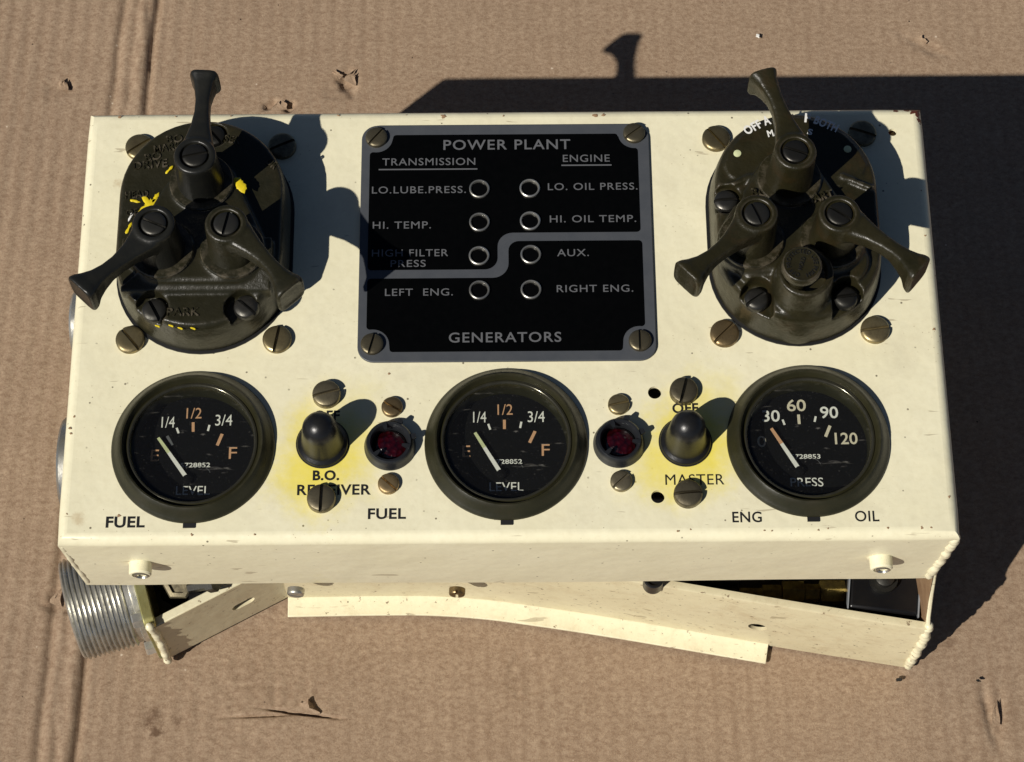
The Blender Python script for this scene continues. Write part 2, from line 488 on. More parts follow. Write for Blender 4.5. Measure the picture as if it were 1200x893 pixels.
# ------------------------------------------------------------------ cardboard
def axis_lines(a, b, step, lo, hi):
    mid = np.arange(a, b + 1e-6, step)
    def out_lines(start, end):
        r = []; d = step; x = start
        sgn = 1 if end > start else -1
        while (x - end) * sgn < 0:
            d *= 1.18; x += sgn * d; r.append(x)
        return r
    return np.array(sorted(out_lines(a, lo)) + list(mid) + out_lines(b, hi))
gx = axis_lines(-270, 270, 1.1, -900, 900)
gy = axis_lines(-150, 280, 1.1, -700, 900)
gy = np.unique(np.round(np.concatenate([gy, np.arange(-122, -92, .5)]), 3))      # finer rows where the board is torn
gy = gy[np.concatenate([[True], np.diff(gy) > .12])]
X, Y = np.meshgrid(gx, gy)
U = X - 0.029 * Y                      # across the flutes
def vnoise(X, Y, sx, sy, seed):
    """smooth value noise"""
    r = np.random.default_rng(seed)
    g = r.random((256, 256))
    x = X / sx + 1000; y = Y / sy + 1000
    xi = np.floor(x).astype(int); yi = np.floor(y).astype(int)
    fx = x - xi; fy = y - yi
    fx = fx * fx * (3 - 2 * fx); fy = fy * fy * (3 - 2 * fy)
    a = g[xi % 256, yi % 256]; b = g[(xi + 1) % 256, yi % 256]; c = g[xi % 256, (yi + 1) % 256]; d = g[(xi + 1) % 256, (yi + 1) % 256]
    return (a * (1 - fx) + b * fx) * (1 - fy) + (c * (1 - fx) + d * fx) * fy - .5
left = 1 / (1 + np.exp((U + 120) / 30))            # flutes show most on the left sheet
Z = np.cos(2 * np.pi * (U + .5 * vnoise(X, Y, 60, 160, 3)) / 7.8) * (.028 + .10 * left) * (.6 + 1.2 * (vnoise(X, Y, 25, 40, 5) + .5))
Z += 1.6 * vnoise(X, Y, 120, 160, 1) + .35 * vnoise(X, Y, 22, 18, 2) + .05 * vnoise(X, Y, 7, 6, 4) + .012 * vnoise(X, Y, 2.6, 2.6, 8)
wig = .9 * vnoise(X, Y, 9, 22, 6) + 1.5 * vnoise(X, Y, 40, 60, 12)
c1 = -189.3 + wig; c2 = -205.5 + 1.4 * wig
Z += -2.4 * np.exp(-((U - c1 - .6) / 1.5) ** 2) + 1.5 * np.exp(-((U - c1 + 4.2) / 3.4) ** 2) - 1.5 * np.exp(-((U - c2) / 2.0) ** 2) + .5 * np.exp(-((U - c2 - 4.2) / 2.6) ** 2)
Z += (1.3 * vnoise(X, Y, 3.0, 16, 31) + .8 * vnoise(X, Y, 1.6, 7, 32)) * np.exp(-((U + 196) / 6.5) ** 2)
def pit(cx, cy, rx, ry, d, rot=0.0, edge=.35, seed=0, rag=.9):
    global Z
    dx, dy = X - cx, Y - cy
    a = dx * math.cos(rot) + dy * math.sin(rot); b = -dx * math.sin(rot) + dy * math.cos(rot)
    q = np.sqrt((a / rx) ** 2 + (b / ry) ** 2) + rag * vnoise(X, Y, 2.5, 2.5, 20 + seed)
    Z -= d / (1 + np.exp(np.clip((q - 1) / edge, -40, 40)))
pit(*(-83.7, 219.9), 6, 4, 2.2, 1.0, .15, 1); pit(*(-81.9, 215.9), 3, 5, 1.6, .4, .1, 2)
pit(*(-87.4, 213.9), 5, 5, 1.0, 0, .4, 3)
pit(*(-121.3, 205.0), 4, 2.2, 2.6, .5, .12, 4); pit(*(-111.0, 204.0), 2.5, 1.8, 2.6, .9, .12, 5)
pit(*(-228.1, 215.9), 7, 6, .7, 0, .3, 6); pit(*(-223.0, 216.9), 2.2, 1.2, 1.8, -.7, .15, 7)
pit(*(-94.2, -107.7), 14, .75, 3.4, -.13, .16, 8, .3); pit(*(-112.0, -108.9), 12, .7, 1.5, .05, .2, 9, .3)
pit(*(-114.2, -102.6), 22, 12, -.9, .1, .5, 10); pit(*(-105.9, -99.9), 1.0, 8, .7, 0, .4, 11, .3)
pit(*(6.9, -90.0), 8, 10, .5, 0, .1, 12)
pit(*(212.7, -108.1), 1.6, 10, 1.8, .12, .35, 13, .4); pit(*(217.0, -110.4), 1.4, 9, 1.4, -.1, .35, 17, .4); pit(*(209.7, 239.9), 9, 3, 1.0, -.6, .3, 14)
pit(*(-206.2, -55.9), 6, 5, 1.6, 0, .2, 15)
pit(*(-90.5, -72.1), 30, 20, .5, 0, .6, 16)
ny, nx = X.shape
vv_ = np.stack([X.ravel(), Y.ravel(), Z.ravel()], 1) * S
idx = np.arange(nx * ny).reshape(ny, nx)
ff = np.stack([idx[:-1, :-1], idx[:-1, 1:], idx[1:, 1:], idx[1:, :-1]], -1).reshape(-1, 4)
me = bpy.data.meshes.new("cardboard")
me.vertices.add(len(vv_)); me.vertices.foreach_set("co", vv_.ravel())
me.loops.add(ff.size); me.loops.foreach_set("vertex_index", ff.ravel())
me.polygons.add(len(ff)); me.polygons.foreach_set("loop_start", np.arange(0, ff.size, 4)); 
me.update(calc_edges=True)
me.polygons.foreach_set("use_smooth", np.ones(len(ff), bool))
board = link("cardboard_ground", me, M['cardboard'], smooth=0)
board['kind'] = 'structure'
board.location.z = -0.0012

def flap(cx, cy, w, h, rot, lift, seed, parent=board):
    """torn liner of the cardboard, peeling up from one edge"""
    r = random.Random(seed)
    nx_, ny_ = 18, 12
    ph = [r.uniform(0, 6.28) for _ in range(6)]
    edge = [1 + .22 * math.sin(3.1 * i / nx_ * 2 + ph[0]) + .16 * math.sin(7 * i / nx_ * 2 + ph[1]) + r.uniform(-.10, .10) for i in range(nx_)]
    mb = MB(); grid = []
    for j in range(ny_):
        for i in range(nx_):
            u, v_ = i / (nx_ - 1), j / (ny_ - 1)
            side = 1 - .45 * v_ ** 1.5 * (1 + .5 * math.sin(4 * v_ + ph[2]))
            x = (u - .5) * w * side + .06 * w * math.sin(5 * v_ + ph[3])
            y = v_ * h * edge[i] * (1 - .35 * abs(2 * u - 1) ** 3)
            z = -.25 + (lift + .25) * v_ ** 1.3 * (.55 + .45 * math.sin(3.2 * u + ph[4])) + .18 * math.sin(9 * u + 5 * v_ + ph[5]) * v_
            y -= .3 * lift * v_ ** 3
            grid.append((x, y, z))
    n0 = len(grid)
    mb.v = grid + [(x, y, z - .28) for x, y, z in grid]
    q = lambda i, j: j * nx_ + i
    for j in range(ny_ - 1):
        for i in range(nx_ - 1):
            mb.f.append((q(i, j), q(i + 1, j), q(i + 1, j + 1), q(i, j + 1)))
            mb.f.append((q(i, j) + n0, q(i, j + 1) + n0, q(i + 1, j + 1) + n0, q(i + 1, j) + n0))
    for i in range(nx_ - 1):
        mb.f.append((q(i, 0), q(i, 0) + n0, q(i + 1, 0) + n0, q(i + 1, 0)))
        mb.f.append((q(i, ny_ - 1), q(i + 1, ny_ - 1), q(i + 1, ny_ - 1) + n0, q(i, ny_ - 1) + n0))
    for j in range(ny_ - 1):
        mb.f.append((q(0, j), q(0, j + 1), q(0, j + 1) + n0, q(0, j) + n0))
        mb.f.append((q(nx_ - 1, j), q(nx_ - 1, j) + n0, q(nx_ - 1, j + 1) + n0, q(nx_ - 1, j + 1)))
    me_ = mb.mesh("torn_flap")
    o = link("torn_flap", me_, M['cardboard'], parent, (cx, cy, .9), rot, smooth=50)
    return o
flap(*(-82.0, 217.9), 7, 7, -.5, 2.4, 1)
flap(*(-85.9, 220.8), 3, 5, .9, 1.6, 2)
flap(*(-116.1, 202.0), 8, 5, 0.1, 2.0, 3)
flap(*(-226.2, 213.9), 6, 5, -.2, 1.0, 4)
flap(*(-92.7, -107.3), 14, 5.0, -.16, 2.6, 5)
flap(*(-207.7, -57.2), 6, 7, -.4, 1.8, 6)
flap(*(214.9, -113.5), 3.4, 11, -.1, 1.3, 7)
flap(*(207.7, 242.0), 6, 2.5, -.6, .9, 8)

for i, (px, w_, h_, m_, lb, rz) in enumerate([
        ((173.1, -92.8), 3.0, 1.6, 'ink', 'small black crumb on cardboard below the welded box corner', .1),
        ((208.6, -93.2), 2.0, 1.0, 'ink', 'tiny black crumb on cardboard at the lower right of the photo', -.3),
        ((124.7, 244.5), 1.6, 2.2, 'white_ink', 'tiny white paper scrap on cardboard beyond the shadow of the panel', .5)]):
    mb = blob([w_ * .5 * (1 + .3 * math.sin(3 * k + i)) for k in range(8)], 0, .8)
    mb.v = [(x, y * h_ / w_, z) for x, y, z in mb.v]
    o = link(['crumb', 'crumb', 'paper_scrap'][i], mb.mesh('scrap'), M[m_], None, (px[0], px[1], .5), rz)
    if i < 2: o['group'] = 'crumbs on the cardboard'
    o['label'] = lb; o['category'] = ['crumb', 'crumb', 'paper scrap'][i]

# ------------------------------------------------------------------ the housing under the panel
H0 = 0.6                                                # rests on the board
housing = empty("control_box_housing", (0, 0, 0))
housing['label'] = 'open cream painted sheet steel box with threaded connector, lying on cardboard under the instrument panel'
housing['category'] = 'control box'

def smooth_path(pts, n=8):
    """Catmull-Rom through pts"""
    P_ = [np.array(p, float) for p in pts]; P_ = [2 * P_[0] - P_[1]] + P_ + [2 * P_[-1] - P_[-2]]
    r = []
    for a, b, c, d in zip(P_, P_[1:], P_[2:], P_[3:]):
        for k in range(n):
            u = k / n
            r.append(.5 * ((2 * b) + (-a + c) * u + (2 * a - 5 * b + 4 * c - d) * u * u + (-a + 3 * b - 3 * c + d) * u ** 3))
    r.append(P_[-2]); return r
def offset_path(path, d):
    r = []
    for i, p in enumerate(path):
        a = path[max(i - 1, 0)]; b = path[min(i + 1, len(path) - 1)]
        t_ = (b - a) / np.linalg.norm(b - a)
        r.append(p + d * np.array([-t_[1], t_[0]]))
    return r
A_pts = [(-101.6, -54.9), (-70, -54.3), (-38.8, -54.2), (-14, -55.8), (7.7, -58.6), (50, -65.3), (115.3, -76.9), (178.2, -87.4)]
pathA = smooth_path(A_pts, 6)
ZT = 56.0
def extrude_profile(path, prof):
    """prof: closed list of (inward offset, z); path in plan"""
    rings = []
    for k in range(len(path)):
        rings.append(None)
    cols = [offset_path(path, d) for d, z in prof]
    rings = [[(cols[j][k][0], cols[j][k][1], prof[j][1]) for j in range(len(prof))] for k in range(len(path))]
    mb = MB(); mb.loft(rings); return mb
# front wall: outer skin, rolled top hem turned inwards
profA = [(0, H0), (0, ZT - 1.0), (.3, ZT - .3), (1.0, ZT), (3.6, ZT - .1), (3.6, ZT - 1.6), (1.6, ZT - 1.8), (1.6, H0)]
wa = extrude_profile(pathA, profA)
# hole through the front wall
cutc = MB(); cutc.lathe([(4.2, -12), (4.2, 12)], 28)
hx, hy = (108.4, -76.9)
cutc.xf(Matrix.Translation((hx, hy, 24)) @ Matrix.Rotation(math.radians(90), 4, 'X'))
me_w = wa.mesh("front_wall")
cutter = bpy.data.objects.new("tmpc", cutc.mesh("tmpc")); COL.objects.link(cutter)
def mods(o):
    b = o.modifiers.new("b", 'BOOLEAN'); b.operation = 'DIFFERENCE'; b.object = cutter; b.solver = 'EXACT'
me_w = bake(me_w, mods); bpy.data.objects.remove(cutter)
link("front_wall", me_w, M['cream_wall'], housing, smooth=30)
# mounting flange along the foot of the front wall, thin sheet with its own thickness
fl_end = next(i for i, p in enumerate(pathA) if p[0] > 114.5)
pF = pathA[:fl_end + 1]
profF = [(.8, 2.6), (-.6, 2.5), (-1.6, 2.0), (-8.6, 1.7), (-8.8, .9), (-8.6, .3), (-1.6, .5), (.8, .6)]
mbF = extrude_profile(pF, profF)
bev(link("mounting_flange", mbF.mesh("mounting_flange"), M['cream_box'], housing, smooth=40), .25)

# angled left wall with a slot
bx0, by0 = -156.0, -84.5
bx1, by1 = -98.0, -52.6
LB = math.hypot(bx1 - bx0, by1 - by0); angB = math.atan2(by1 - by0, bx1 - bx0)
def slot(cx, cy, L, R, n=10):
    r = []
    for k in range(n + 1): a = -math.pi / 2 + math.pi * k / n; r.append((cx + L / 2 + R * math.cos(a), cy + R * math.sin(a)))
    for k in range(n + 1): a = math.pi / 2 + math.pi * k / n; r.append((cx - L / 2 + R * math.cos(a), cy + R * math.sin(a)))
    return r
hB = 47.0
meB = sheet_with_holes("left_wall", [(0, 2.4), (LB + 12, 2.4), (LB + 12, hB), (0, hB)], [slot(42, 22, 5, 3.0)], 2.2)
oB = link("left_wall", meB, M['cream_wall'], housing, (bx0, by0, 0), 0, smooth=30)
oB.rotation_euler = (math.radians(90), 0, angB)
bev(oB, .3)
hem = MB().box(0, LB + 12, .2, 4.2, hB - 1.6, hB + .2)
bev(link("wall_hem", hem.mesh("wall_hem"), M['cream_box'], housing, (bx0, by0, 0), angB), .5)

# right side wall: rises from the low front to the panel
RX = 178.6; 
dirR = np.array([0.15, 0.989])
prof_r = [(0, H0), (0, 55), (4, 60), (9, 76), (13, 92), (16, 112), (22, 119), (60, 120), (210, 120), (210, H0)]
mr_ = MB()
mr_.loft([[(-k - max(0, z - 55) * .05, a, z) for a, z in prof_r] for k in (0.0, 1.8)])
orr = link("side_wall", mr_.mesh("side_wall"), M['cream_box'], housing, (RX, -87.0, 0), .055, smooth=30)
bev(orr, .5)
stain = MB(); prof_s = [(3, 6), (3, 54), (8, 72), (13, 96), (17, 112), (60, 114), (60, 6)]
stain.loft([[(-1.9 - k - max(0, z - 55) * .05, a, z) for a, z in prof_s] for k in (0.0, .25)])
link("rusty_lining", stain.mesh("rusty_lining"), M['woodstain'], housing, (RX, -87.0, 0), .055, label='brown rust stained inner face of the right side wall')
# back wall, floor, left wall behind the connectors (mostly under the panel)
o_ = link("back_wall", MB().box(-172, 166, 84, 86, H0, 120).mesh("back_wall"), M['cream_box'], housing)
lw = MB(); lw.loft([[(-k, a, z) for a, z in [(-60, H0), (-60, 48), (-30, 60), (-20, 120), (84, 120), (84, H0)]] for k in (0, 2)])
link("rear_side_wall", lw.mesh("rear_side_wall"), M['cream_box'], housing, (-170, 0, 0), 0)
link("box_floor", MB().prism([(-154, -80), (-100, -52), (8, -56), (175, -85), (166, 84), (-170, 84), (-168, -56)], .4, 1.6).mesh("box_floor"), M['interior'], housing)

def bead(path, r, name, seed, parent, mat='cream_box'):
    """lumpy weld bead"""
    rr = random.Random(seed); rings = []
    pts = smooth_path(path, 11)
    for i, p in enumerate(pts):
        a = pts[max(i - 1, 0)]; b = pts[min(i + 1, len(pts) - 1)]
        d = Vector(b - a).normalized()
        q = d.to_track_quat('Z', 'Y')
        rad = r * (.80 + .12 * math.sin(i * .75 + seed) + .08 * math.sin(i * 1.9 + 2 * seed) + rr.uniform(-.05, .05))
        off = Vector((rr.uniform(-.3, .3), rr.uniform(-.3, .3), 0)) * r * .35
        if i in (0, len(pts) - 1): rad *= .5
        rings.append([tuple(Vector(p) + q @ (Vector((math.cos(t2) * rad, math.sin(t2) * rad, 0)) + off)) for t2 in [2 * math.pi * k / 10 for k in range(10)]])
    mb = MB().loft(rings)
    return link(name, mb.mesh(name), M[mat], parent, smooth=80)
bead([(177.2, -87.0, 1.5), (177.6, -86.8, 18), (177.8, -86.8, 34), (177.5, -86.3, 48), (177.8, -84.8, 57)], 2.6, "weld_bead", 3, housing)

# threaded connector with its plate
ax = Vector((-0.957, -0.290, 0)).normalized()
con_c = Vector((-167.0, -60.4, 26.0))
qx = ax.to_track_quat('Z', 'Y').to_matrix().to_4x4()
def placed(mb, c): return mb.xf(Matrix.Translation(c) @ qx)
R0 = 23.0
prof = [(19.5, -2), (R0 - 1.3, -2), (R0 - 1.3, 3.5)]
z_ = 3.5
for k in range(11):
    prof += [(R0 - 1.3, z_ + .15), (R0, z_ + .95), (R0, z_ + 1.25), (R0 - 1.3, z_ + 2.05)]
    z_ += 2.15
prof += [(R0 - .5, z_ + .6), (R0 - 1.5, z_ + 1.4), (19.8, z_ + 1.4), (19.0, z_ + .8), (18.6, 0)]
brl = MB().lathe(prof, 72, cap0=False, cap1=False)
link("threaded_barrel", placed(brl, con_c).mesh("threaded_barrel"), M['zinc'], housing, smooth=25)
link("barrel_insert", placed(MB().lathe([(18.9, 8), (18.9, 26), (18.2, 26.4)], 48), con_c).mesh("barrel_insert"), M['interior'], housing)
# square plate with rounded corners
def rrect(hw, hh, r, n=6):
    pts = []
    for (cx, cy, a0) in ((hw - r, hh - r, 0), (-hw + r, hh - r, 90), (-hw + r, -hh + r, 180), (hw - r, -hh + r, 270)):
        for k in range(n + 1):
            a = math.radians(a0 + 90 * k / n); pts.append((cx + r * math.cos(a), cy + r * math.sin(a)))
    return pts
pl = MB().prism(rrect(25.5, 25.5, 4), -7.0, -2.0)
bev(link("connector_plate", placed(pl, con_c).mesh("connector_plate"), M['passivate'], housing), .5)
pl2 = MB().lathe([(22.5, -2), (22.5, .6), (21.0, 1.6)], 48)
link("connector_collar", placed(pl2, con_c).mesh("connector_collar"), M['zinc'], housing)

def screw_mesh(r, h, slot_w, name, dome=.35, n=28):
    """slotted screw head: two domed halves either side of a real slot"""
    mb = MB()
    s = slot_w / 2
    floor = h * .45
    mb.lathe([(r, 0), (r, floor)], n)
    for sg in (1, -1):
        rings = []
        for k, (fr, fz) in enumerate([(1.0, floor - .05), (1.0, h * (1 - dome)), (.985, h * (1 - dome * .7)), (.93, h * (1 - dome * .4)), (.80, h * (1 - dome * .16)), (.55, h * .985), (.25, h)]):
            rr_ = r * fr; a0 = math.asin(min(.95, s / rr_))
            pts = [(rr_ * math.cos(a0 + (math.pi - 2 * a0) * i / 16), rr_ * math.sin(a0 + (math.pi - 2 * a0) * i / 16), fz) for i in range(17)]
            pts = [(x, max(y, s), z) for x, y, z in pts]
            rings.append([(x, sg * y, z) for x, y, z in pts])
        mb.loft(rings)
    return mb.mesh(name)
SC = {}
def screw(parent, loc, r, mat, ang, h=2.4, slot_w=1.2, dome=.4, label=None, tilt=(0, 0)):
    key = (r, h, slot_w, dome, mat)
    if key not in SC:
        SC[key] = screw_mesh(r, h, slot_w, "screw", dome)
    o = link("screw", SC[key], M[mat], parent, loc, math.radians(ang), smooth=28, label=label)
    o.rotation_euler = (tilt[0], tilt[1], math.radians(ang))
    return o
# hexagon bolts on the plate
for (a, b) in ((-19.5, 19.5), (-19.5, -19.5), (19.5, -19.5), (19.5, 19.5)):
    hb_ = MB().lathe([(3.6, -2), (3.6, 2.2), (3.0, 2.8)], 6)
    hb_.v = [(x + a, y + b, z) for x, y, z in hb_.v]
    link("bolt", placed(hb_, con_c).mesh("bolt"), M['zinc'], housing, smooth=20)
# paint and sealant bead between plate and wall
bead([(*(-154.2, -84.7), 2), (*(-153.8, -84.2), 16), (*(-153.9, -83.9), 34), (*(-155.6, -84.1), 53)], 2.2, "paint_bead", 8, housing)

# two more connectors along the left side, seen as rims past the panel edge
for (yy, zz, rr_, L, m_) in ((45, 82, 14.5, 20, 'zinc'), (-18, 72, 21, 21, 'zinc')):
    pr = [(rr_ - 1.5, -10), (rr_ - 1.5, L - 7), (rr_, L - 6.5), (rr_, L - 1), (rr_ - .8, L), (rr_ - 3, L), (rr_ - 3.2, L - 3), (.1, L - 3)]
    mbc = MB().lathe(pr, 56, cap0=True, cap1=True)
    mbc.xf(Matrix.Translation((-172, yy, zz)) @ Matrix.Rotation(math.radians(-90), 4, 'Y'))
    link("connector_cap", mbc.mesh("connector_cap"), M[m_], housing, smooth=30)
mbc = MB().lathe([(4.2, -10), (4.2, 8), (3.6, 8.8)], 6).xf(Matrix.Translation((-172, 89, 112)) @ Matrix.Rotation(math.radians(-90), 4, 'Y'))
link("bolt", mbc.mesh("bolt"), M['woodstain'], housing, smooth=20)

# screws and buffer on the box rim, half hidden by the panel lip
def rimscrew(x, y, z, r, m_, ang):
    o = screw(housing, (x, y, z), r, m_, ang, h=3.4)
    o.rotation_euler = (math.radians(90), math.radians(ang), math.radians(-3))
    return o
rimscrew(*(-94.7, -61.9), 36, 3.8, 'zinc', 15)
rimscrew(*(-24.0, -61.9), 36, 3.6, 'copper', 90)
bfx, bfy = (60.6, -66.0)
link("rubber_buffer", MB().lathe([(4.4, -8), (4.4, 0), (4.0, .5), (3.2, .5), (3.1, -.6)], 32).mesh("rubber_buffer"), M['rubber'], housing, (bfx, bfy, 62))

# what shows inside the box on the right: brass fitting and a black block with bright edges
fx0, fy0 = (122.0, -69.1)
ft = MB().lathe([(2.2, -22), (2.2, -12), (3.6, -12), (3.6, -4), (5.2, -3.5), (5.2, 6), (4.0, 6.5), (4.0, 13), (5.6, 13.2), (5.6, 24), (3.4, 24.5), (3.0, 44)], 6)
ft.xf(Matrix.Translation((fx0, fy0 + 6, 34)) @ Matrix.Rotation(math.radians(90), 4, 'Y'))
link("brass_fitting", ft.mesh("brass_fitting"), M['fitting'], housing, smooth=25)
kx, ky = (161.9, -72.4)
blk = MB().box(-17, 13, -6, 34, -36, 14)
bev(link("relay_block", blk.mesh("relay_block"), M['interior'], housing, (kx, ky, 40), -.12), 1.6, 3)
rim = MB().box(-17.6, -17.0, -7.0, 26, 10, 14.6)
link("block_edge", rim.mesh("block_edge"), M['chrome_glint'], housing, (kx, ky, 40), -.12)
rim = MB().box(12.6, 13.2, -7.0, 5, 10, 14.6)
link("block_edge", rim.mesh("block_edge"), M['chrome_glint'], housing, (kx, ky, 40), -.12)
lug = MB().lathe([(6, 0), (6, 3), (4.2, 3), (4.2, 6), (2, 7)], 24)
link("terminal_post", lug.mesh("terminal_post"), M['darkmetal'], housing, (kx - 2, ky + 8, 54))
# inside on the left: black hoses, tan nut and a bolt
def hose(pts, r, name, mat, parent, n=14):
    pp = smooth_path(pts, 7); rings = []
    for i, p in enumerate(pp):
        a = pp[max(i - 1, 0)]; b = pp[min(i + 1, len(pp) - 1)]
        q = Vector(b - a).normalized().to_track_quat('Z', 'Y')
        rings.append([tuple(Vector(p) + q @ Vector((r * math.cos(t2), r * math.sin(t2), 0))) for t2 in [2 * math.pi * k / n for k in range(n)]])
    return link(name, MB().loft(rings).mesh(name), M[mat], parent, smooth=60)
hose([(-152, -58, 22), (-140, -66, 30), (-128, -62, 36), (-118, -50, 40), (-108, -38, 44)], 5.5, "cable_hose", 'interior', housing)
hose([(-152, -50, 12), (-142, -60, 14), (-130, -62, 20), (-120, -52, 28)], 3.2, "cable_hose", 'interior', housing)
hose([(20, -30, 22), (60, -48, 26), (85, -56, 30), (100, -58, 34)], 3.0, "cable_hose", 'interior', housing)
nx_, ny_ = (-144.6, -63.3)
nut = MB().lathe([(7.0, 0), (7.0, 3), (6.4, 3.6), (4.5, 3.8), (4.2, 2.5)], 6)
nut.xf(Matrix.Rotation(math.radians(14), 4, 'X'))
link("gland_nut", nut.mesh("gland_nut"), M['bronze'], housing, (nx_, ny_, 46))
nb = MB().lathe([(2.6, 0), (2.6, 10), (4.2, 10), (4.2, 14)], 6).xf(Matrix.Rotation(math.radians(60), 4, 'Y'))
link("bolt", nb.mesh("bolt"), M['darkmetal'], housing, (nx_ + 5, ny_ - 2, 48))
for k in range(4):
    link("spring_coil", MB().lathe([(2.6, 0), (2.9, .4), (2.6, .8)], 16).mesh("spring_coil"), M['zinc'], housing, (-143.0 + k * 1.3, -68 + k * .1, 31)).rotation_euler = (0, math.radians(80), 0)

# ------------------------------------------------------------------ the instrument panel
panel = empty("instrument_panel", (-1.9, 4.4, 176.0), math.radians(0.45))
panel['label'] = 'cream metal instrument panel with round gauges and olive lever switches on the open box'
panel['category'] = 'instrument panel'
PW, PD, PH, BR = 171.2, 93.9, 66.0, 4.2
holes = [[(x, y) for x, y, z in circ(r, 0, 30, cx, cy)] for cx, cy, r in (
    (*(57.0, -33.7), 2.6), (*(56.8, -76.9), 2.6), (*(158.1, 81.5), 1.7),
    (-121.0, -55.0, 26), (-0.8, -54.7, 26), (115.4, -54.3, 26))]
ox, oy = PW - BR, PD - BR
top = sheet_with_holes("panel_sheet", [(-ox, -oy), (ox, -oy), (ox, oy), (-ox, oy)], holes, 1.6)
# rounded bend and turned down lips, mitred at the corners
pr = [(0, 0)]
for k in range(1, 9):
    a = math.radians(90 * k / 8); pr.append((BR * math.sin(a), BR * math.cos(a) - BR))
pr += [(BR, -PH + .5), (BR - .4, -PH), (BR - 1.6, -PH), (BR - 1.6, -BR), (BR - 2.6, -2.6), (0, -1.6)]
mb = MB(); nseg = 26
per = []
for side in range(4):
    for k in range(nseg):
        u = -1 + 2 * k / nseg
        per.append([(u, -1), (1, u), (-u, 1), (-1, -u)][side] + (side, u))
rings = []
for (ux, uy, side, u) in per:
    ring = []
    for d, z in pr:
        sx = 1 if ux > 0 else -1; sy = 1 if uy > 0 else -1
        if side in (0, 2):
            corner = abs(u) > .999
            x = ux * ox + (sx * d if corner else 0); y = uy * (oy + d)
        else:
            corner = abs(u) > .999
            x = ux * (ox + d); y = uy * oy + (sy * d if corner else 0)
        if corner: x = sx * (ox + d * .93); y = sy * (oy + d * .93)
        # the sheet is hand bent: slight waver on the lower edge
        if z < -BR and uy < 0 and side in (0, 3, 1):
            y += (-z - BR) * .09            # front lip is folded a little past square
            y += .25 * math.sin(x * .03 + 1) * (z / PH)
        ring.append((x, y, z))
    rings.append(ring)
ids = [mb.ring(r) for r in rings]
n = len(pr)
for a, b in zip(ids, ids[1:] + ids[:1]):
    for j in range(n - 1):
        mb.f.append((a[j], b[j], b[j + 1], a[j + 1]))
lip = mb.mesh("lip")
bm = bmesh.new(); bm.from_mesh(top); bm.from_mesh(lip); 
bmesh.ops.recalc_face_normals(bm, faces=bm.faces)
bm.to_mesh(top); bm.free()
sheet = link("panel_sheet", top, M['cream'], panel, smooth=30)
# weld beads at the two front corners, hand-ground and painted
bead([(169.5, -92.4, -4), (169.8, -92.0, -14), (169.8, -90.8, -28), (169.7, -89.5, -44), (169.4, -87.8, -64)], 2.4, "weld_bead", 5, panel, 'cream')
bead([(-169.8, -92.2, -4), (-169.8, -91.0, -24), (-169.6, -87.6, -64)], 1.7, "weld_bead", 6, panel, 'cream')

# threaded studs painted over on the front lip
for (px_, py_) in ((-143.4, -92.3), (144.9, -92.1)):
    st = MB().lathe([(5.6, -1.6), (5.4, .25), (4.5, .5), (4.4, 4.8), (3.9, 5.4), (3.2, 5.5), (3.0, 4.6), (.6, 4.2)], 30)
    st.xf(Matrix.Rotation(math.radians(90), 4, 'X'))
    link("painted_stud", st.mesh("painted_stud"), M['cream'], panel, (px_, -PD + 2.6, -29.5), smooth=35)
    sl_ = MB().lathe([(2.6, 4.9), (2.9, 5.7), (2.4, 5.9), (2.0, 5.2)], 22, cap0=False, cap1=False).xf(Matrix.Rotation(math.radians(90), 4, 'X'))
    link("stud_thread", sl_.mesh("stud_thread"), M['zinc'], panel, (px_ + .5, -PD + 2.6, -29.8))

# dark chips along the edges
for (c, rs) in [((-25.4, 92.2), 1.3), ((36.6, 92.5), 1.1), ((40.1, 92.9), .8), ((-168.9, -47.0), .7), ((-168.4, -49.1), .5), ((-0.9, 91.2), .4), ((-46.2, -24.9), .5), ((-147.6, -82.9), .7)]:
    bl = blob([rs * random.uniform(.5, 1.3) for _ in range(9)], .0, .10)
    link("paint_chip", bl.mesh("paint_chip"), M['woodstain'], panel, (c[0], min(c[1], 90.4), .03), random.uniform(0, 3))

rc = random.Random(23)
for k in range(22):
    cx_, cy_ = (rc.uniform(-166, 166), rc.choice([91.2, -90.2, -90.9]))
    if k % 4 == 0: cx_, cy_ = rc.choice([-167.6, 167.6]), rc.uniform(-85, 85)
    rr_ = rc.uniform(.18, .55)
    link("paint_chip", blob([rr_ * rc.uniform(.4, 1.8) for _ in range(7)], .0, .08).mesh("paint_chip"), M['woodstain'], panel, (cx_, cy_, .03), rc.uniform(0, 3))
# ---------------------------------------------------------------- nameplate
NPz = 1.2
plate_corners = (-58.6, 58.2, -20.1, 85.4)
pcx, pcy = (-58.6 + 58.2) / 2, (-20.1 + 85.4) / 2
nameplate = link("nameplate", MB().prism([(x + pcx, y + pcy) for x, y in rrect(58.5, 53.0, 6.5, 8)], .05, NPz).mesh("nameplate"), M['grey_plate'], panel, label='grey bordered black legend plate reading POWER PLANT and GENERATORS')
bev(nameplate, .25)

def q2(px):   # keeps the table below readable
    return px
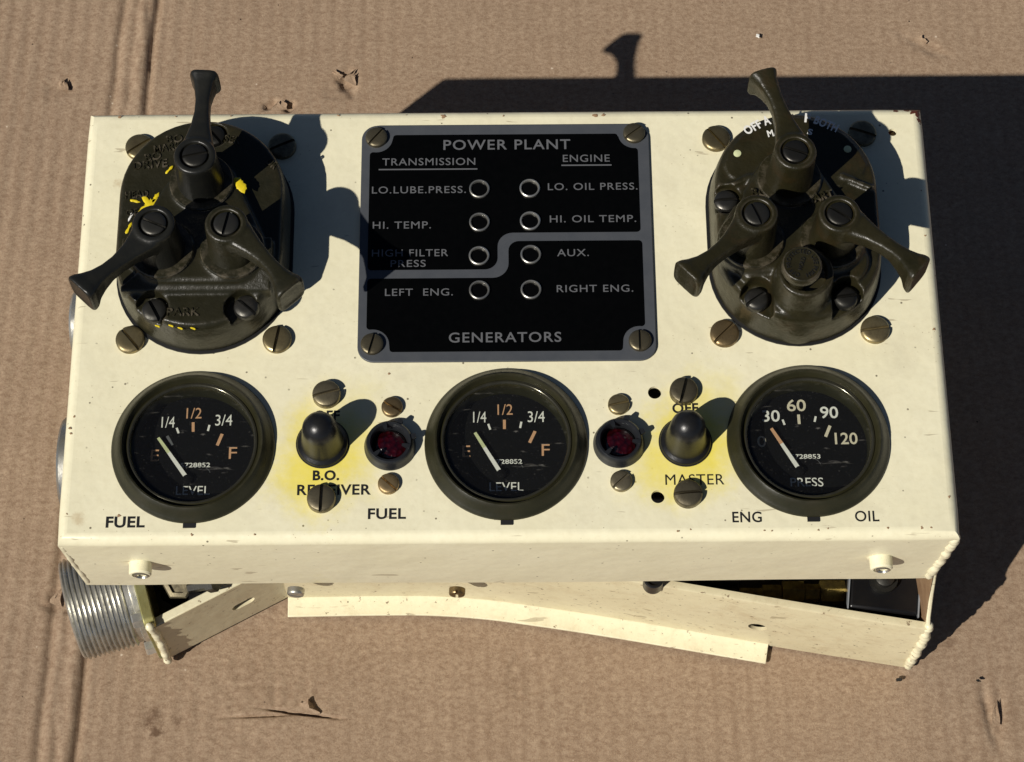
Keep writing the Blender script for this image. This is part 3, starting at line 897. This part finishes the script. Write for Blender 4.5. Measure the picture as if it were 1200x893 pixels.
# upper and lower black fields with notched corners and the stepped divider
def arc(cx, cy, r, a0, a1, n=10):
    return [(cx + r * math.cos(math.radians(a0 + (a1 - a0) * k / n)), cy + r * math.sin(math.radians(a0 + (a1 - a0) * k / n))) for k in range(n + 1)]
TLs, TRs, BLs, BRs = (-52.7, 79.6), (52.3, 80.8), (-52.9, -13.0), (51.9, -12.3)
FX0, FX1, FY0, FY1 = -55.3, 53.6, -16.2, 81.0
up = []
dl_t, dl_b = (-55.5, 19.6)[1], (-55.5, 15.8)[1]        # divider, left run, upper and lower edge
dr_t, dr_b = (53.4, 35.9)[1], (53.3, 32.1)[1]        # divider, right run
sx0, sx1 = (-3.7, 25.6)[0], (0.7, 25.6)[0]
up += arc(FX0 + 1.5, dl_t + 1.5, 1.5, 180, 270, 4)
up += arc(sx0 - 5, dl_t + 5, 5, 270, 360, 7)
up += arc(sx0 + 6.2, dr_t - 6.2, 6.2, 180, 90, 7)
up += arc(FX1 - 1.5, dr_t + 1.5, 1.5, 270, 360, 4)
up += [(FX1, TRs[1] - 8.2)] + arc(FX1 - 1.4, TRs[1] - 7.9, 1.4, 10, 80, 3)
up += arc(TRs[0], TRs[1], 6.6, 270, 190, 8)
up += arc(TRs[0] - 8.0, FY1 - 1.2, 1.2, 0, 90, 3)
up += arc(TLs[0] + 8.0, FY1 - 1.2, 1.2, 90, 180, 3)
up += arc(TLs[0], TLs[1], 6.6, 350, 270, 8)
up += arc(FX0 + 1.4, TLs[1] - 7.9, 1.4, 100, 180, 3)
me = sheet_with_holes("black_field", up, [], .10)
link("black_field", me, M['black'], nameplate, (0, 0, NPz + .12), smooth=0)
lo = []
lo += arc(FX0 + 1.5, dl_b - 1.5, 1.5, 180, 90, 4)
lo += arc(sx1 - 9.2, dl_b + 4.0 - 4.0 , .01, 90, 90, 1)
lo += arc(sx1 - 6.4, dl_b + 6.4, 6.4, 270, 360, 7)
lo += arc(sx1 + 4.2, dr_b - 4.2, 4.2, 180, 90, 7)
lo += arc(FX1 - 1.0, dr_b - 1.5, 1.5, 90, 0, 4)
lo += arc(FX1 - .9, BRs[1] + 7.9, 1.4, 0, -80, 3)
lo += arc(BRs[0], BRs[1], 6.6, 90, 170, 8)
lo += arc(BRs[0] - 8.0, FY0 + 1.2, 1.2, 0, -90, 3)
lo += arc(BLs[0] + 8.0, FY0 + 1.2, 1.2, 270, 180, 3)
lo += arc(BLs[0], BLs[1], 6.6, 10, 90, 8)
lo += arc(FX0 + 1.4, BLs[1] + 7.9, 1.4, 260, 180, 3)
me = sheet_with_holes("black_field", lo, [], .10)
link("black_field", me, M['black'], nameplate, (0, 0, NPz + .12), smooth=0)

ZL = NPz + .15
PXMM = 0.3505            # plate: mm per photo pixel at this distance
for (s, c, w, h, sp_, bo) in [
        ("POWER PLANT", (0.4, 76.2), 149, 12.6, 1.12, .010),
        ("TRANSMISSION", (-31.3, 68.5), 109, 9.0, 1.10, .003),
        ("ENGINE", (32.6, 69.6), 55, 9.0, 1.10, .003),
        ("LO.LUBE.PRESS.", (-35.2, 55.6), 110, 8.7, 1.12, .003),
        ("HI. TEMP.", (-41.9, 39.6), 68, 8.7, 1.12, .003),
        ("HIGH FILTER", (-38.5, 27.1), 89, 8.7, 1.10, .003),
        ("PRESS", (-39.2, 22.4), 41, 8.5, 1.10, .003),
        ("LEFT  ENG.", (-34.8, 9.7), 79, 8.7, 1.10, .003),
        ("LO. OIL PRESS.", (34.9, 56.6), 105, 8.7, 1.12, .003),
        ("HI. OIL TEMP.", (34.7, 41.9), 101, 8.7, 1.12, .003),
        ("AUX.", (26.4, 26.7), 37, 8.7, 1.12, .003),
        ("RIGHT ENG.", (34.8, 10.8), 89, 8.7, 1.12, .003),
        ("GENERATORS", (-0.9, -10.2), 140.5, 13.0, 1.12, .010)]:
    k = PXMM * (1.0 - (0.07 if c[1] < 0 else 0) + (c[1] - 30) * .0003)
    text(s, c, w * k * .975, h * k * 1.04, ZL, M['plate_ink'], nameplate, 0, .05, bo, sp_)
for (c, w) in (((-31.6, 65.0), 114), ((32.6, 66.4), 58)):
    link("underline", MB().box(-w * PXMM / 2, w * PXMM / 2, -.28, .28, 0, .05).mesh("underline"), M['plate_ink'], nameplate, (c[0], c[1], ZL), 0)
ringm = MB().lathe([(4.1, 0), (4.1, .9), (3.8, 1.15), (3.45, 1.1), (3.25, .7), (3.2, .05)], 36, cap0=False, cap1=False).mesh("indicator_ring")
lensm = MB().lathe([(3.22, .02), (3.1, .10), (2.6, .2), (1.6, .3), (.5, .34)], 28).mesh("indicator_lens")
for c in ((-10.8, 55.6), (-10.8, 40.5), (-11.0, 25.4), (-10.9, 10.2), (9.5, 55.7), (9.5, 40.9), (9.6, 25.8), (9.5, 10.3)):
    link("indicator_ring", ringm, M['zinc'], nameplate, (c[0], c[1], NPz + .1), smooth=40)
    link("indicator_lens", lensm, M['ruby_dark'], nameplate, (c[0], c[1], NPz + .1), smooth=60)
for c, a in ((TLs, 50), (TRs, 38), (BLs, 75), (BRs, 90)):
    screw(nameplate, (c[0], c[1], NPz), 4.45, 'bronze', a, h=2.0, slot_w=1.1)

# ---------------------------------------------------------------- stencilled names on the sheet
for (s, c, w, h, bo) in [
        ("FUEL", (-145.2, -85.6), 45, 13, .030), ("FUEL", (-46.2, -83.0), 44, 12.5, .024),
        ("B.O.", (-69.7, -67.2), 31, 12, .034), ("RECEIVER", (-66.5, -73.1), 86, 12.5, .022),
        ("OFF", (68.6, -40.4), 31, 12.5, .026), ("OFF", (-70.0, -42.4), 31, 12.5, .026), ("MASTER", (71.1, -70.0), 69, 12.5, .0),
        ("ENG", (90.3, -85.4), 34, 12.5, .014), ("OIL", (135.8, -85.4), 28, 12.5, .010)]:
    k = .325 - (c[1] + 60) * .0001
    text(s, c, w * k, h * k * 1.07, .03, M['ink'], panel, 0, .05, bo, 1.06)

# ---------------------------------------------------------------- gauges
bez = MB().lathe([(26.5, -.4), (31.4, -.4), (31.4, .5), (31.1, 1.1), (30.5, 1.6), (29.6, 2.8), (28.6, 4.3), (27.8, 5.4), (27.2, 5.9), (26.6, 5.8), (26.2, 5.1), (25.8, 3.9), (25.4, 3.4), (24.9, 4.0), (24.2, 3.9), (23.7, 3.3), (23.5, 1.8), (23.5, -7.5)], 96, cap0=False, cap1=False).mesh("gauge")
cup = MB().lathe([(25.6, -8.5), (25.6, -.3), (23.8, -.3)], 64, cap0=True, cap1=False).mesh("gauge_cup")
glassm = MB().lathe([(23.7, 1.6), (23.7, 2.2)], 64).mesh("gauge_glass")
dialm = MB().lathe([(23.45, -6.6), (23.45, -6.0)], 64).mesh("dial_face")
seatm = MB().lathe([(23.65, 3.2), (23.85, 3.8), (24.2, 4.1), (24.6, 4.1), (24.9, 3.9)], 96, cap0=False, cap1=False).mesh('glass_seat')
hubm = MB().lathe([(2.0, -5.0), (1.9, -4.0), (1.2, -3.6)], 24).mesh("needle_hub")
tabm = MB().box(-2.3, 2.3, -33.2, -30.6, -.4, .5).mesh("locating_tab")
def bar(a, b, w, z0, z1, w2=None):
    a = Vector((a[0], a[1])); b = Vector((b[0], b[1])); d = (b - a).normalized(); nrm = Vector((-d.y, d.x)); w2 = w2 or w
    o = [a - nrm * w / 2, b - nrm * w2 / 2, b + nrm * w2 / 2, a + nrm * w / 2]
    return MB().prism([(p.x, p.y) for p in o], z0, z1)
def gauge(gx_, gy_, marks, texts, nd, label, tipmat):
    g = link("gauge", bez, M['bezel'], panel, (gx_, gy_, 0), label=label, smooth=40)
    link("gauge_cup", cup, M['dial'], g)
    link("dial_face", dialm, M['dial'], g)
    link("locating_tab", tabm, M['ink'], g)
    for (a, b, w, m_) in marks:
        link("scale_mark", bar((a[0] - gx_, a[1] - gy_), (b[0] - gx_, b[1] - gy_), w, -5.95, -5.88).mesh("scale_mark"), M[m_], g, smooth=0)
    for (s, c, w, h, m_, bo) in texts:
        text(s, (c[0] - gx_, c[1] - gy_), w, h, -5.95, M[m_], g, 0, .07, bo, 1.0)
    a, b = nd
    a = (a[0] - gx_, a[1] - gy_); b = (b[0] - gx_, b[1] - gy_)
    m_ = (a[0] + (b[0] - a[0]) * .62, a[1] + (b[1] - a[1]) * .62)
    link("needle", bar(a, m_, 1.6, -4.3, -3.9, 1.35).mesh("needle"), M['white_ink'], g, smooth=0)
    link("needle_tip", bar(m_, b, 1.35, -4.3, -3.9, 1.1).mesh("needle_tip"), M[tipmat], g, smooth=0)
    hb2 = link("needle_hub", hubm, M['dial'], g, (a[0] + .4, a[1] - .7, 0))
    # thin printed arc beside the pivot
    ar = arc(a[0] + 5, a[1] + 1.0, 4.2, 20, 125, 10)
    ib = arc(a[0] + 5, a[1] + 1.0, 4.05, 125, 20, 10)
    me_ = sheet_with_holes("printed_arc", ar + ib, [], .05)
    link("printed_arc", me_, M['plate_ink'], g, (0, 0, -5.88), smooth=0)
    link("glass_seat", seatm, M['seat'], g, smooth=80)
    gl_ = link("gauge_glass", glassm, M['glass'], g)
    return g
zd = -6
gauge(-121.0, -55.0,
      [((-128.7, -44.6), (-127.8, -46.9), .8, 'white_ink'), ((-122.4, -42.3), (-122.2, -46.3), 1.1, 'orange_ink'), ((-116.0, -43.5), (-116.5, -46.0), .8, 'white_ink'),
       ((-110.9, -47.3), (-112.6, -52.1), 1.2, 'orange_ink'), ((-132.2, -48.0), (-130.0, -51.9), 1.1, 'plate_ink')],
      [("1/4", (-132.1, -42.2), 5.1, 4.6, 'white_ink', .0), ("1/2", (-122.2, -38.5), 5.9, 4.5, 'orange_ink', .0), ("3/4", (-110.5, -41.5), 6.6, 4.6, 'white_ink', .0),
       ("E", (-136.5, -56.1), 3.1, 4.8, 'orange_ink', .0), ("F", (-106.4, -55.3), 3.1, 4.8, 'orange_ink', .0),
       ("5728852", (-120.7, -60.2), 11.5, 1.9, 'white_ink', .012), ("LEVEL", (-121.1, -70.7), 13, 3.6, 'white_ink', .0)],
      ((-123.7, -65.9), (-135.3, -49.5)), 'leftmost round fuel level gauge above the FUEL lettering at the left edge', 'lume')
gauge(-0.8, -54.7,
      [((-7.7, -43.9), (-6.9, -46.3), .8, 'white_ink'), ((-1.4, -42.2), (-1.4, -46.1), 1.1, 'orange_ink'), ((5.2, -43.1), (4.7, -45.7), .8, 'white_ink'),
       ((10.5, -47.1), (8.3, -51.9), 1.2, 'orange_ink')],
      [("1/4", (-11.0, -41.0), 5.1, 4.6, 'white_ink', .0), ("1/2", (-1.1, -37.9), 5.9, 4.5, 'orange_ink', .0), ("3/4", (11.0, -41.0), 6.6, 4.6, 'white_ink', .0),
       ("E", (-16.2, -55.3), 3.1, 4.8, 'orange_ink', .0), ("F", (14.5, -55.0), 3.1, 4.8, 'orange_ink', .0),
       ("5728852", (-0.4, -59.7), 11.5, 1.9, 'white_ink', .012), ("LEVEL", (-0.8, -70.1), 13, 3.6, 'white_ink', .0)],
      ((-3.2, -64.7), (-12.8, -48.3)), 'middle round fuel level gauge below the black legend plate', 'lume')
gauge(115.4, -54.3,
      [((106.8, -43.0), (107.5, -45.2), .8, 'white_ink'), ((113.1, -40.9), (113.2, -44.9), 1.1, 'aged_ink'), ((119.8, -41.7), (119.2, -44.0), .8, 'white_ink'),
       ((125.1, -45.7), (123.1, -50.3), 1.2, 'aged_ink')],
      [("30", (102.4, -41.4), 6.8, 4.9, 'white_ink', .012), ("60", (112.5, -37.0), 7.4, 5.0, 'aged_ink', .012), ("90", (125.1, -40.1), 7.0, 5.0, 'white_ink', .012),
       ("0", (98.2, -52.1), 3.4, 4.6, 'aged_ink', .0), ("120", (131.0, -51.1), 8.8, 4.9, 'aged_ink', .012),
       ("5728853", (114.8, -58.5), 11.5, 1.9, 'white_ink', .012), ("PRESS", (114.7, -69.1), 12.6, 3.6, 'white_ink', .0)],
      ((111.6, -64.2), (102.0, -47.4)), 'round oil pressure gauge marked 30 60 90 120 at the right', 'orange_ink')

# ---------------------------------------------------------------- toggle boots and warning lamps
bootm = MB().lathe([(9.8, 0), (9.9, .8), (9.4, 1.8), (8.3, 2.2), (8.0, 2.9), (7.8, 4.5), (7.3, 9), (6.95, 13), (6.8, 14.6), (6.5, 16.4), (5.9, 18.0), (4.9, 19.5), (3.5, 20.7), (2.0, 21.4), (.6, 21.6)], 56).mesh("toggle_boot")
for c, lb in (((-71.3, -54.1), 'black rubber switch boot above the B.O. RECEIVER lettering'), ((68.1, -54.5), 'black rubber switch boot above the MASTER lettering')):
    o = link("toggle_boot", bootm, M['rubber'], panel, (c[0], c[1], .02), smooth=60, label=lb)
    bead_ = link("boot_washer", MB().lathe([(10.3, 0), (10.3, .35), (9.6, .4)], 48).mesh("boot_washer"), M['ink'], o)
lampm = MB().lathe([(9.9, 0), (9.9, .7), (9.5, 1.6), (9.2, 3.2), (8.8, 4.8), (8.2, 5.5), (7.4, 5.4), (6.9, 4.6), (6.7, .5)], 56, cap0=True, cap1=False).mesh("warning_lamp")
lens = MB()
rings = [(6.6, .6), (6.4, 1.0), (5.4, 1.8), (3.8, 2.4), (2.0, 2.8), (.5, 2.9)]
lens.loft([circ(r, z, 16) for r, z in rings])
lensm2 = lens.mesh("red_lens")
tabm2 = MB().prism([(-1.1, 7.6), (1.1, 7.6), (1.0, 10.0), (.6, 10.5), (-.6, 10.5), (-1.0, 10.0)], 3.6, 5.0).mesh('lamp_tab')
clawm = MB().prism([(-.35, 5.0), (.35, 5.0), (.8, 6.6), (.9, 8.2), (-.9, 8.2), (-.8, 6.6)], 4.7, 5.8).mesh("lamp_claw")
for c, lb, rz in (((-45.4, -55.6), 'dark red warning lamp beside the B.O. RECEIVER switch', 0), ((42.5, -55.2), 'red warning lamp beside the MASTER switch', .1)):
    o = link("warning_lamp", lampm, M['ring'], panel, (c[0], c[1], .02), rz, smooth=40, label=lb)
    link("red_lens", lensm2, M['ruby'], o, smooth=0)
    for a in (15, 135, 255):
        link("lamp_claw", clawm, M['ring'], o, rotz=math.radians(a), smooth=30)
    for a in (-25, -75):
        link("lamp_tab", tabm2, M['ring'], o, rotz=math.radians(a), smooth=30)

# ---------------------------------------------------------------- screws through the sheet
for c, r, m_, a, h in [
        ((-149.1, 76.3), 5.7, 'brass', 35, 2.6), ((-91.0, 76.3), 5.7, 'bronze', 25, 2.6), ((-147.7, -10.0), 5.7, 'brass', -50, 2.6), ((-90.2, -10.3), 5.7, 'brass', 80, 2.6),
        ((85.7, 78.5), 5.7, 'brass', -52, 2.6), ((145.5, 80.4), 5.7, 'bronze', -20, 2.6), ((85.2, -9.1), 5.7, 'copper', 45, 2.6), ((144.3, -8.0), 5.7, 'brass', 8, 2.6),
        ((-70.2, -34.1), 5.5, 'bronze', 15, 3.6), ((-71.1, -77.2), 5.5, 'bronze', 88, 3.6), ((68.2, -33.8), 5.5, 'bronze', 75, 3.6), ((68.2, -76.4), 5.5, 'bronze', 5, 3.6),
        ((-44.8, -39.4), 4.1, 'copper', -30, 2.2), ((-45.7, -71.2), 4.1, 'copper', -42, 2.2), ((42.9, -39.0), 4.2, 'brass', 12, 2.2), ((43.0, -70.8), 4.2, 'bronze', 42, 2.2)]:
    screw(panel, (c[0], c[1], .02), r, m_, a, h=h, slot_w=1.25 if r > 5 else 1.0)

# ---------------------------------------------------------------- the two rotary lever switches
def stadium(hw, hl, z, n=24, cx=0, cy=0, tx=0.0):
    st_ = hl - hw; pts = []
    for k in range(n + 1): a = math.pi * k / n; pts.append((cx + hw * math.cos(a), cy + st_ + hw * math.sin(a), z))
    for k in range(n + 1): a = math.pi + math.pi * k / n; pts.append((cx + hw * math.cos(a), cy - st_ + hw * math.sin(a), z))
    return pts
def hull_disc(discs, n=64):
    """outline of the convex hull of discs (cx,cy,r)"""
    pts = []
    for k in range(n):
        a = 2 * math.pi * k / n; d = (math.cos(a), math.sin(a))
        best = max(discs, key=lambda q: q[0] * d[0] + q[1] * d[1] + q[2])
        pts.append((best[0] + best[2] * d[0], best[1] + best[2] * d[1]))
    return pts
SERX, SERY = (-116.2, 70.9)[0] + 120.0, (-116.2, 70.9)[1] - 32.2
def switch_body(hw, hl, bosses, right):
    mb = MB()
    mb.loft([stadium(hw, hl, 0), stadium(hw, hl, 5), stadium(hw - .5, hl - .5, 12), stadium(hw - 1.3, hl - 1.3, 18), stadium(hw - 2.4, hl - 2.4, 20.2)])
    # raised web joining the three bosses
    o1 = hull_disc([(x, y, 13.2) for x, y in bosses]); o2 = hull_disc([(x, y, 11.9) for x, y in bosses])
    mb.loft([[(x, y, 17) for x, y in o1], [(x, y, 24.6) for x, y in o1], [(x, y, 25.6) for x, y in o2]])
    for x, y in bosses:
        mb.lathe([(12.4, 18), (12.4, 25.9), (11.8, 26.9)], 40, cx=x, cy=y)
    ym = (bosses[1][1] + bosses[2][1]) / 2
    if not right:
        # broad step across the lower half
        prf = [(ym + 6, 16), (ym + 6, 25.4), (ym - 8.2, 25.4), (ym - 15.5, 22.0), (ym - 15.8, 16)]
        mb.loft([[(x, y, z) for y, z in prf] for x in (-29, 29)])
    else:
        # raised legend sector across the top, and a ledge beside each lower boss
        sec = [(x, y) for x, y, z in stadium(hw - 4.2, hl - 4.2, 0) if y > 19] + [(-26, 17), (-17, 12), (17, 12), (26, 17)]
        mb.loft([[(x, y, z) for x, y in sec] for z in (17, 21.0)])
        for sg in (-1, 1):
            mb.add(MB().box(-7, 7, -1.0, 1.0, 15, 22.0).xf(Matrix.Translation((sg * 23.5, 13.5, 0)) @ Matrix.Rotation(-sg * .45, 4, 'Z')))
            mb.lathe([(10.5, 15), (10.5, 22.6), (9.5, 23.4)], 30, cx=sg * 15.5, cy=-21.5)
        mb.lathe([(11.5, 14), (11.5, 24), (10.8, 34.2), (10.4, 35.0)], 40, cx=-.8, cy=-36.0 + 3.6)
        # fairing that runs from the button housing down to the skirt
        mb.loft([circ(11.3, 22, 32, -.8, -33), circ(11.4, 16, 32, -.8, -34.5), circ(11.6, 8, 32, -.8, -36), circ(12, 1, 32, -.8, -36)])
    cut = []
    def hole(r, z, x, y): cut.append(MB().lathe([(r, z), (r, 60)], 30, cx=x, cy=y))
    if not right:
        hole(6.6, 15.5, -17.0, -37.5); hole(6.6, 15.5, 17.5, -37.5); hole(5.2, 17.5, SERX, SERY)
        cut.append(MB().box(-5, 5, -4, 4, 19.2, 40).xf(Matrix.Translation((-28.5, -23, 0)) @ Matrix.Rotation(-.9, 4, 'Z')))
    else:
        for sx_ in (-18.0, 17.0):
            cut.append(MB().prism([(sx_ + 6.2 * math.cos(a), -35.2 + 6.2 * math.sin(a)) for a in [math.pi * k / 14 for k in range(15)]] + [(sx_ - 6.2, -46), (sx_ + 6.2, -43)][::(1 if sx_ < 0 else 1)], 15.2, 60))
        hole(6.2, 16.5, -28.0, 6.8)
        hole(8.4, 29.5, -.8, -32.4)
    return mb, cut
def make_lever(ang, L, tip_w, tip_h, name, mat, parent, x, y, ztop=48.5, bend=0.0):
    mb = MB()
    mb.lathe([(9.3, 26.4), (9.0, 30), (8.5, 40), (8.2, ztop - 1.2), (7.8, ztop - .2), (7.3, ztop)], 36)
    ca, sa = math.cos(ang), math.sin(ang)
    rings = []
    # distance, half width, height top, height bottom
    prof_ = [(0, 7.2, ztop - .4, ztop - 10), (4, 7.0, ztop - .4, ztop - 10), (9, 5.3, ztop - .6, ztop - 9), (14, 3.9, ztop - .6, ztop - 8), (20, 3.0, ztop - .3, ztop - 7.2), (25, 2.9, ztop + .3, ztop - 7.4),
             (29.5, 3.6, ztop + .9, ztop - 9), (33, tip_w * .78, ztop + 1.4, ztop - tip_h + 3), (35.2, tip_w * .98, ztop + 2.0, ztop - tip_h + .6), (L - .4, tip_w * 1.04, ztop + 2.3, ztop - tip_h), (L + .4, tip_w * .96, ztop + 1.9, ztop - tip_h + .6), (L + .45, tip_w * .8, ztop + .9, ztop - tip_h + 1.8), (L + .1, tip_w * .7, ztop + .3, ztop - tip_h + 2.6)]
    for (d, w, zt, zb) in prof_:
        zc, hh = (zt + zb) / 2, (zt - zb) / 2
        ring = []
        for k in range(28):
            t2 = 2 * math.pi * k / 28; c_, s_ = math.cos(t2), math.sin(t2)
            e = .46
            yy = w * math.copysign(abs(c_) ** e, c_); zz = zc + hh * math.copysign(abs(s_) ** e, s_)
            xx = d
            yb = yy + bend * math.sin(d / L * math.pi)
            ring.append((xx * ca - yb * sa, xx * sa + yb * ca, zz))
        rings.append(ring)
    mb.loft(rings)
    cut = MB().lathe([(5.6, ztop - 1.5), (5.6, ztop + 10)], 32)
    me = cast(mb, name, .45, 1, [cut])
    o = link(name, me, M[mat], parent, (x, y, 0), smooth=75)
    return o

def splash(parent, c, z, radii, rot=0.0, sx=1.0, sy=1.0, mat='yellow'):
    bl = blob(radii, -.15, .22); bl.v = [(x * sx, y * sy, z_) for x, y, z_ in bl.v]
    link("paint_splash", bl.mesh("paint_splash"), M[mat], parent, (c[0], c[1], z), rot, smooth=60)

collarm = MB().lathe([(12.5, 25), (12.5, 27.0), (12.1, 27.5), (8, 27.6)], 48).mesh('boss_collar')
collarm2 = collarm.copy()
# --- left switch (light switch) centred at (-120, 32)
CX, CY = -120.0, 32.2
bosses = [((-119.2, 45.8)[0] - CX, (-119.2, 45.8)[1] - CY), ((-133.3, 16.5)[0] - CX, (-133.3, 16.5)[1] - CY), ((-105.9, 16.3)[0] - CX, (-105.9, 16.3)[1] - CY)]
mb, cut = switch_body(33.8, 47.2, bosses, False)
body = link("light_switch", cast(mb, "light_switch", .6, 3, cut), M['olive_dark'], panel, (CX, CY, 0), smooth=70,
            label='dark olive cast three-lever light switch with yellow paint splashes')
link("gasket", MB().loft([stadium(34.9, 48.3, 0.02), stadium(34.9, 48.3, .7)]).mesh("gasket"), M['ink'], body)
for k, (ang, L, tw, th_, mt, bd) in enumerate(((87, 36.5, 5.6, 14, 'lever_black', -.6), (226, 37.5, 6.4, 13, 'lever_black', 1.4), (312, 37.5, 6.2, 13, 'olive_dark', 1.6))):
    bx, by = bosses[k]
    link('boss_collar', collarm2, M['olive_dark'], body, (bx, by, 0), smooth=30)
    lv = make_lever(math.radians(ang), L, tw, th_, "lever", mt, body, bx, by, 48.5, bd)
    screw(body, (bx, by, 46.6), 4.8, 'darkmetal', (12, -24, 78)[k], h=2.2, slot_w=1.2, dome=.35)
for c, a in (((-136.1, -5.4), -62), ((-100.7, -4.2), -42)):
    screw(body, (c[0] - CX, c[1] - CY, 16.0), 4.9, 'darkmetal', a, h=3.6, slot_w=1.4, dome=.6)
screw(body, (SERX, SERY, 17.2), 4.4, 'darkmetal', -50, h=3.4, slot_w=1.3, dome=.5)
def emb(s, c, w, h, z, rot=0.0, parent=None, mat='olive_dark', arc_=None, thick=.7, bo=.012):
    o = text(s, c, w, h, z, M[mat], parent, rot, thick, bo, 1.05, arc=arc_)
    return o
for s, q, w, h, r in (("BO", (-131.9, 68.9), 6.4, 3.4, .12), ("MARKER", (-132.1, 65.4), 15.5, 3.3, .16), ("BO", (-140.0, 60.9), 6.4, 3.4, .22), ("DRIVE", (-140.8, 57.4), 13.5, 3.5, .10),
                      ("SER", (-108.8, 68.4), 6.5, 3.2, -.2), ("DR", (-92.5, 57.4), 4.5, 3.2, -.75), ("HEAD", (-145.4, 44.0), 9, 3.0, .1), ("PARK", (-124.6, -7.3), 12.5, 3.3, 0), ("OFF", (-145.9, 36.1), 6.5, 2.8, .1)):
    emb(s, (q[0] - CX, q[1] - CY), w, h, 20.0, r, body)
def spl(px, z, radii, **kw): splash(body, (px[0] - CX, px[1] - CY), z, radii, **kw)
spl((-140.1, 39.1), 20.6, [5.0, 3.2, 2.4, 5.2, 2.0, 1.8, 6.0, 3.6, 2.6, 3.8, 4.8, 4.0], rot=.6)
spl((-138.1, 42.0), 20.6, [3.2, 1.0, .7, .6, 2.6, .8, .7, .9], rot=1.1)
spl((-146.3, 41.1), 20.5, [2.4, .8, .4, .7, 1.9, .6, .4, .7], rot=-.2)
spl((-104.3, 45.2), 25.7, [4.0, 2.6, 2.0, 2.2, 3.8, 2.5, 1.9, 2.3], rot=-1.1)
spl((-133.3, 54.7), 20.6, [2.6, .5, .3, .5, 2.2, .5, .3, .6], rot=.9)
spl((-147.7, 29.1), 20.3, [3.2, .6, .4, .6, 3.0, .5, .4, .5], rot=1.2)
spl((-147.3, 34.0), 20.3, [2.6, .6, .4, .6, 2.0, .5, .4, .5], rot=1.2, mat='white_ink')
for q in ((-134.3, -12.8), (-129.1, -12.7), (-125.5, -13.8), (-120.6, -13.9)):
    spl(q, 19.4, [1.3, .5, .3, .4, 1.1, .4, .3, .4], rot=-.4)
c = (-146.1, 72.5)
link("paint_splash", blob([3.4, .9, .6, .8, 3.8, 1.0, .6, .9], 0, .3).mesh("paint_splash"), M['yellow'], panel, (c[0], c[1], 2.4), .8)

# --- right switch (engine start) centred at (114.3, 33.4)
CX, CY = 114.4, 33.6
bosses = [((110.8, 45.9)[0] - CX, (110.8, 45.9)[1] - CY), ((94.7, 19.1)[0] - CX, (94.7, 19.1)[1] - CY), ((126.0, 18.8)[0] - CX, (126.0, 18.8)[1] - CY)]
mb, cut = switch_body(33.2, 47.0, bosses, True)
body2 = link("starter_switch", cast(mb, "starter_switch", .6, 3, cut), M['olive'], panel, (CX, CY, 0), smooth=70,
             label='brownish olive cast three-lever magneto and starter switch with a push button')
link("gasket", MB().loft([stadium(34.3, 48.1, 0.02), stadium(34.3, 48.1, .7)]).mesh("gasket"), M['ink'], body2)
for k, (ang, L, tw, th_, bd) in enumerate(((107, 36.5, 5.6, 14, -1.2), (223, 37.5, 6.4, 13, .8), (320, 37.5, 6.2, 13, 1.4))):
    bx, by = bosses[k]
    link('boss_collar', collarm, M['olive'], body2, (bx, by, 0), smooth=30)
    make_lever(math.radians(ang), L, tw, th_, "lever", 'olive', body2, bx, by, 48.5, bd)
    screw(body2, (bx, by, 46.4), 4.8, 'darkmetal', (-20, -68, -36)[k], h=2.2, slot_w=1.2, dome=.35)
for c, a in (((96.4, -2.4), 35), ((130.8, -1.9), 8)):
    screw(body2, (c[0] - CX, c[1] - CY, 15.6), 4.8, 'darkmetal', a, h=3.8, slot_w=1.4, dome=.6)
screw(body2, (-28.0, 6.8, 16.4), 4.7, 'darkmetal', 4, h=3.4, slot_w=1.3, dome=.6)
# push button
kb = MB().lathe([(3.6, 28), (3.6, 38.5), (4.6, 42.5), (7.2, 44.4), (7.55, 45.2), (7.55, 48.2), (7.2, 48.8), (6.9, 49.0), (6.6, 48.9)], 44)
kx_, ky_ = (110.4, -2.8)
btn = link("push_button", kb.mesh("push_button"), M['olive'], body2, (kx_ - CX, ky_ - CY, 0), smooth=40)
text("OFF PROTECTED USE PUSH", (0, 5.2), 30.0, 1.7, 48.85, M['darkmetal'], btn, 0, .45, .0, 1.1, arc=5.2)
text("HOLD", (-.2, 0), 5.4, 1.7, 48.85, M['darkmetal'], btn, 1.25, .45, .0, 1.1)
def r2(q): return (q[0] - CX, q[1] - CY)
# printed white words, slightly fanned round the top boss
emb("OFF", r2((98.3, 72.0)), 7.6, 4.0, 21.2, .52, body2, 'white_ink', thick=.08, bo=.03)
emb("A", r2((104.0, 75.1)), 2.8, 4.2, 21.2, .32, body2, 'white_ink', thick=.08, bo=.03)
emb("MA", r2((106.5, 69.4)), 5.0, 3.0, 21.2, .2, body2, 'white_ink', thick=.08, bo=.03)
emb("F", r2((120.5, 76.1)), 2.3, 4.2, 21.2, -.14, body2, 'white_ink', thick=.08, bo=.03)
emb("BOTH", r2((127.8, 73.3)), 9.8, 4.0, 21.2, -.46, body2, 'white_ink', thick=.08, bo=.03)
emb("S", r2((121.1, 69.7)), 2.0, 2.8, 21.2, -.3, body2, 'white_ink', thick=.08, bo=.03)
emb("BO", r2((98.9, 39.5)), 6.6, 3.4, 26.3, 0, body2, 'olive', thick=.9)
emb("START", r2((121.4, 37.1)), 12.5, 3.6, 26.3, .28, body2, 'olive', thick=.9)
for q in ((91.7, 60.2), (135.5, 61.8)):
    link("lume_dot", MB().lathe([(1.55, 0), (1.5, .35), (.8, .5)], 18).mesh("lume_dot"), M['lume'], body2, (*r2(q), 21.0), smooth=60)
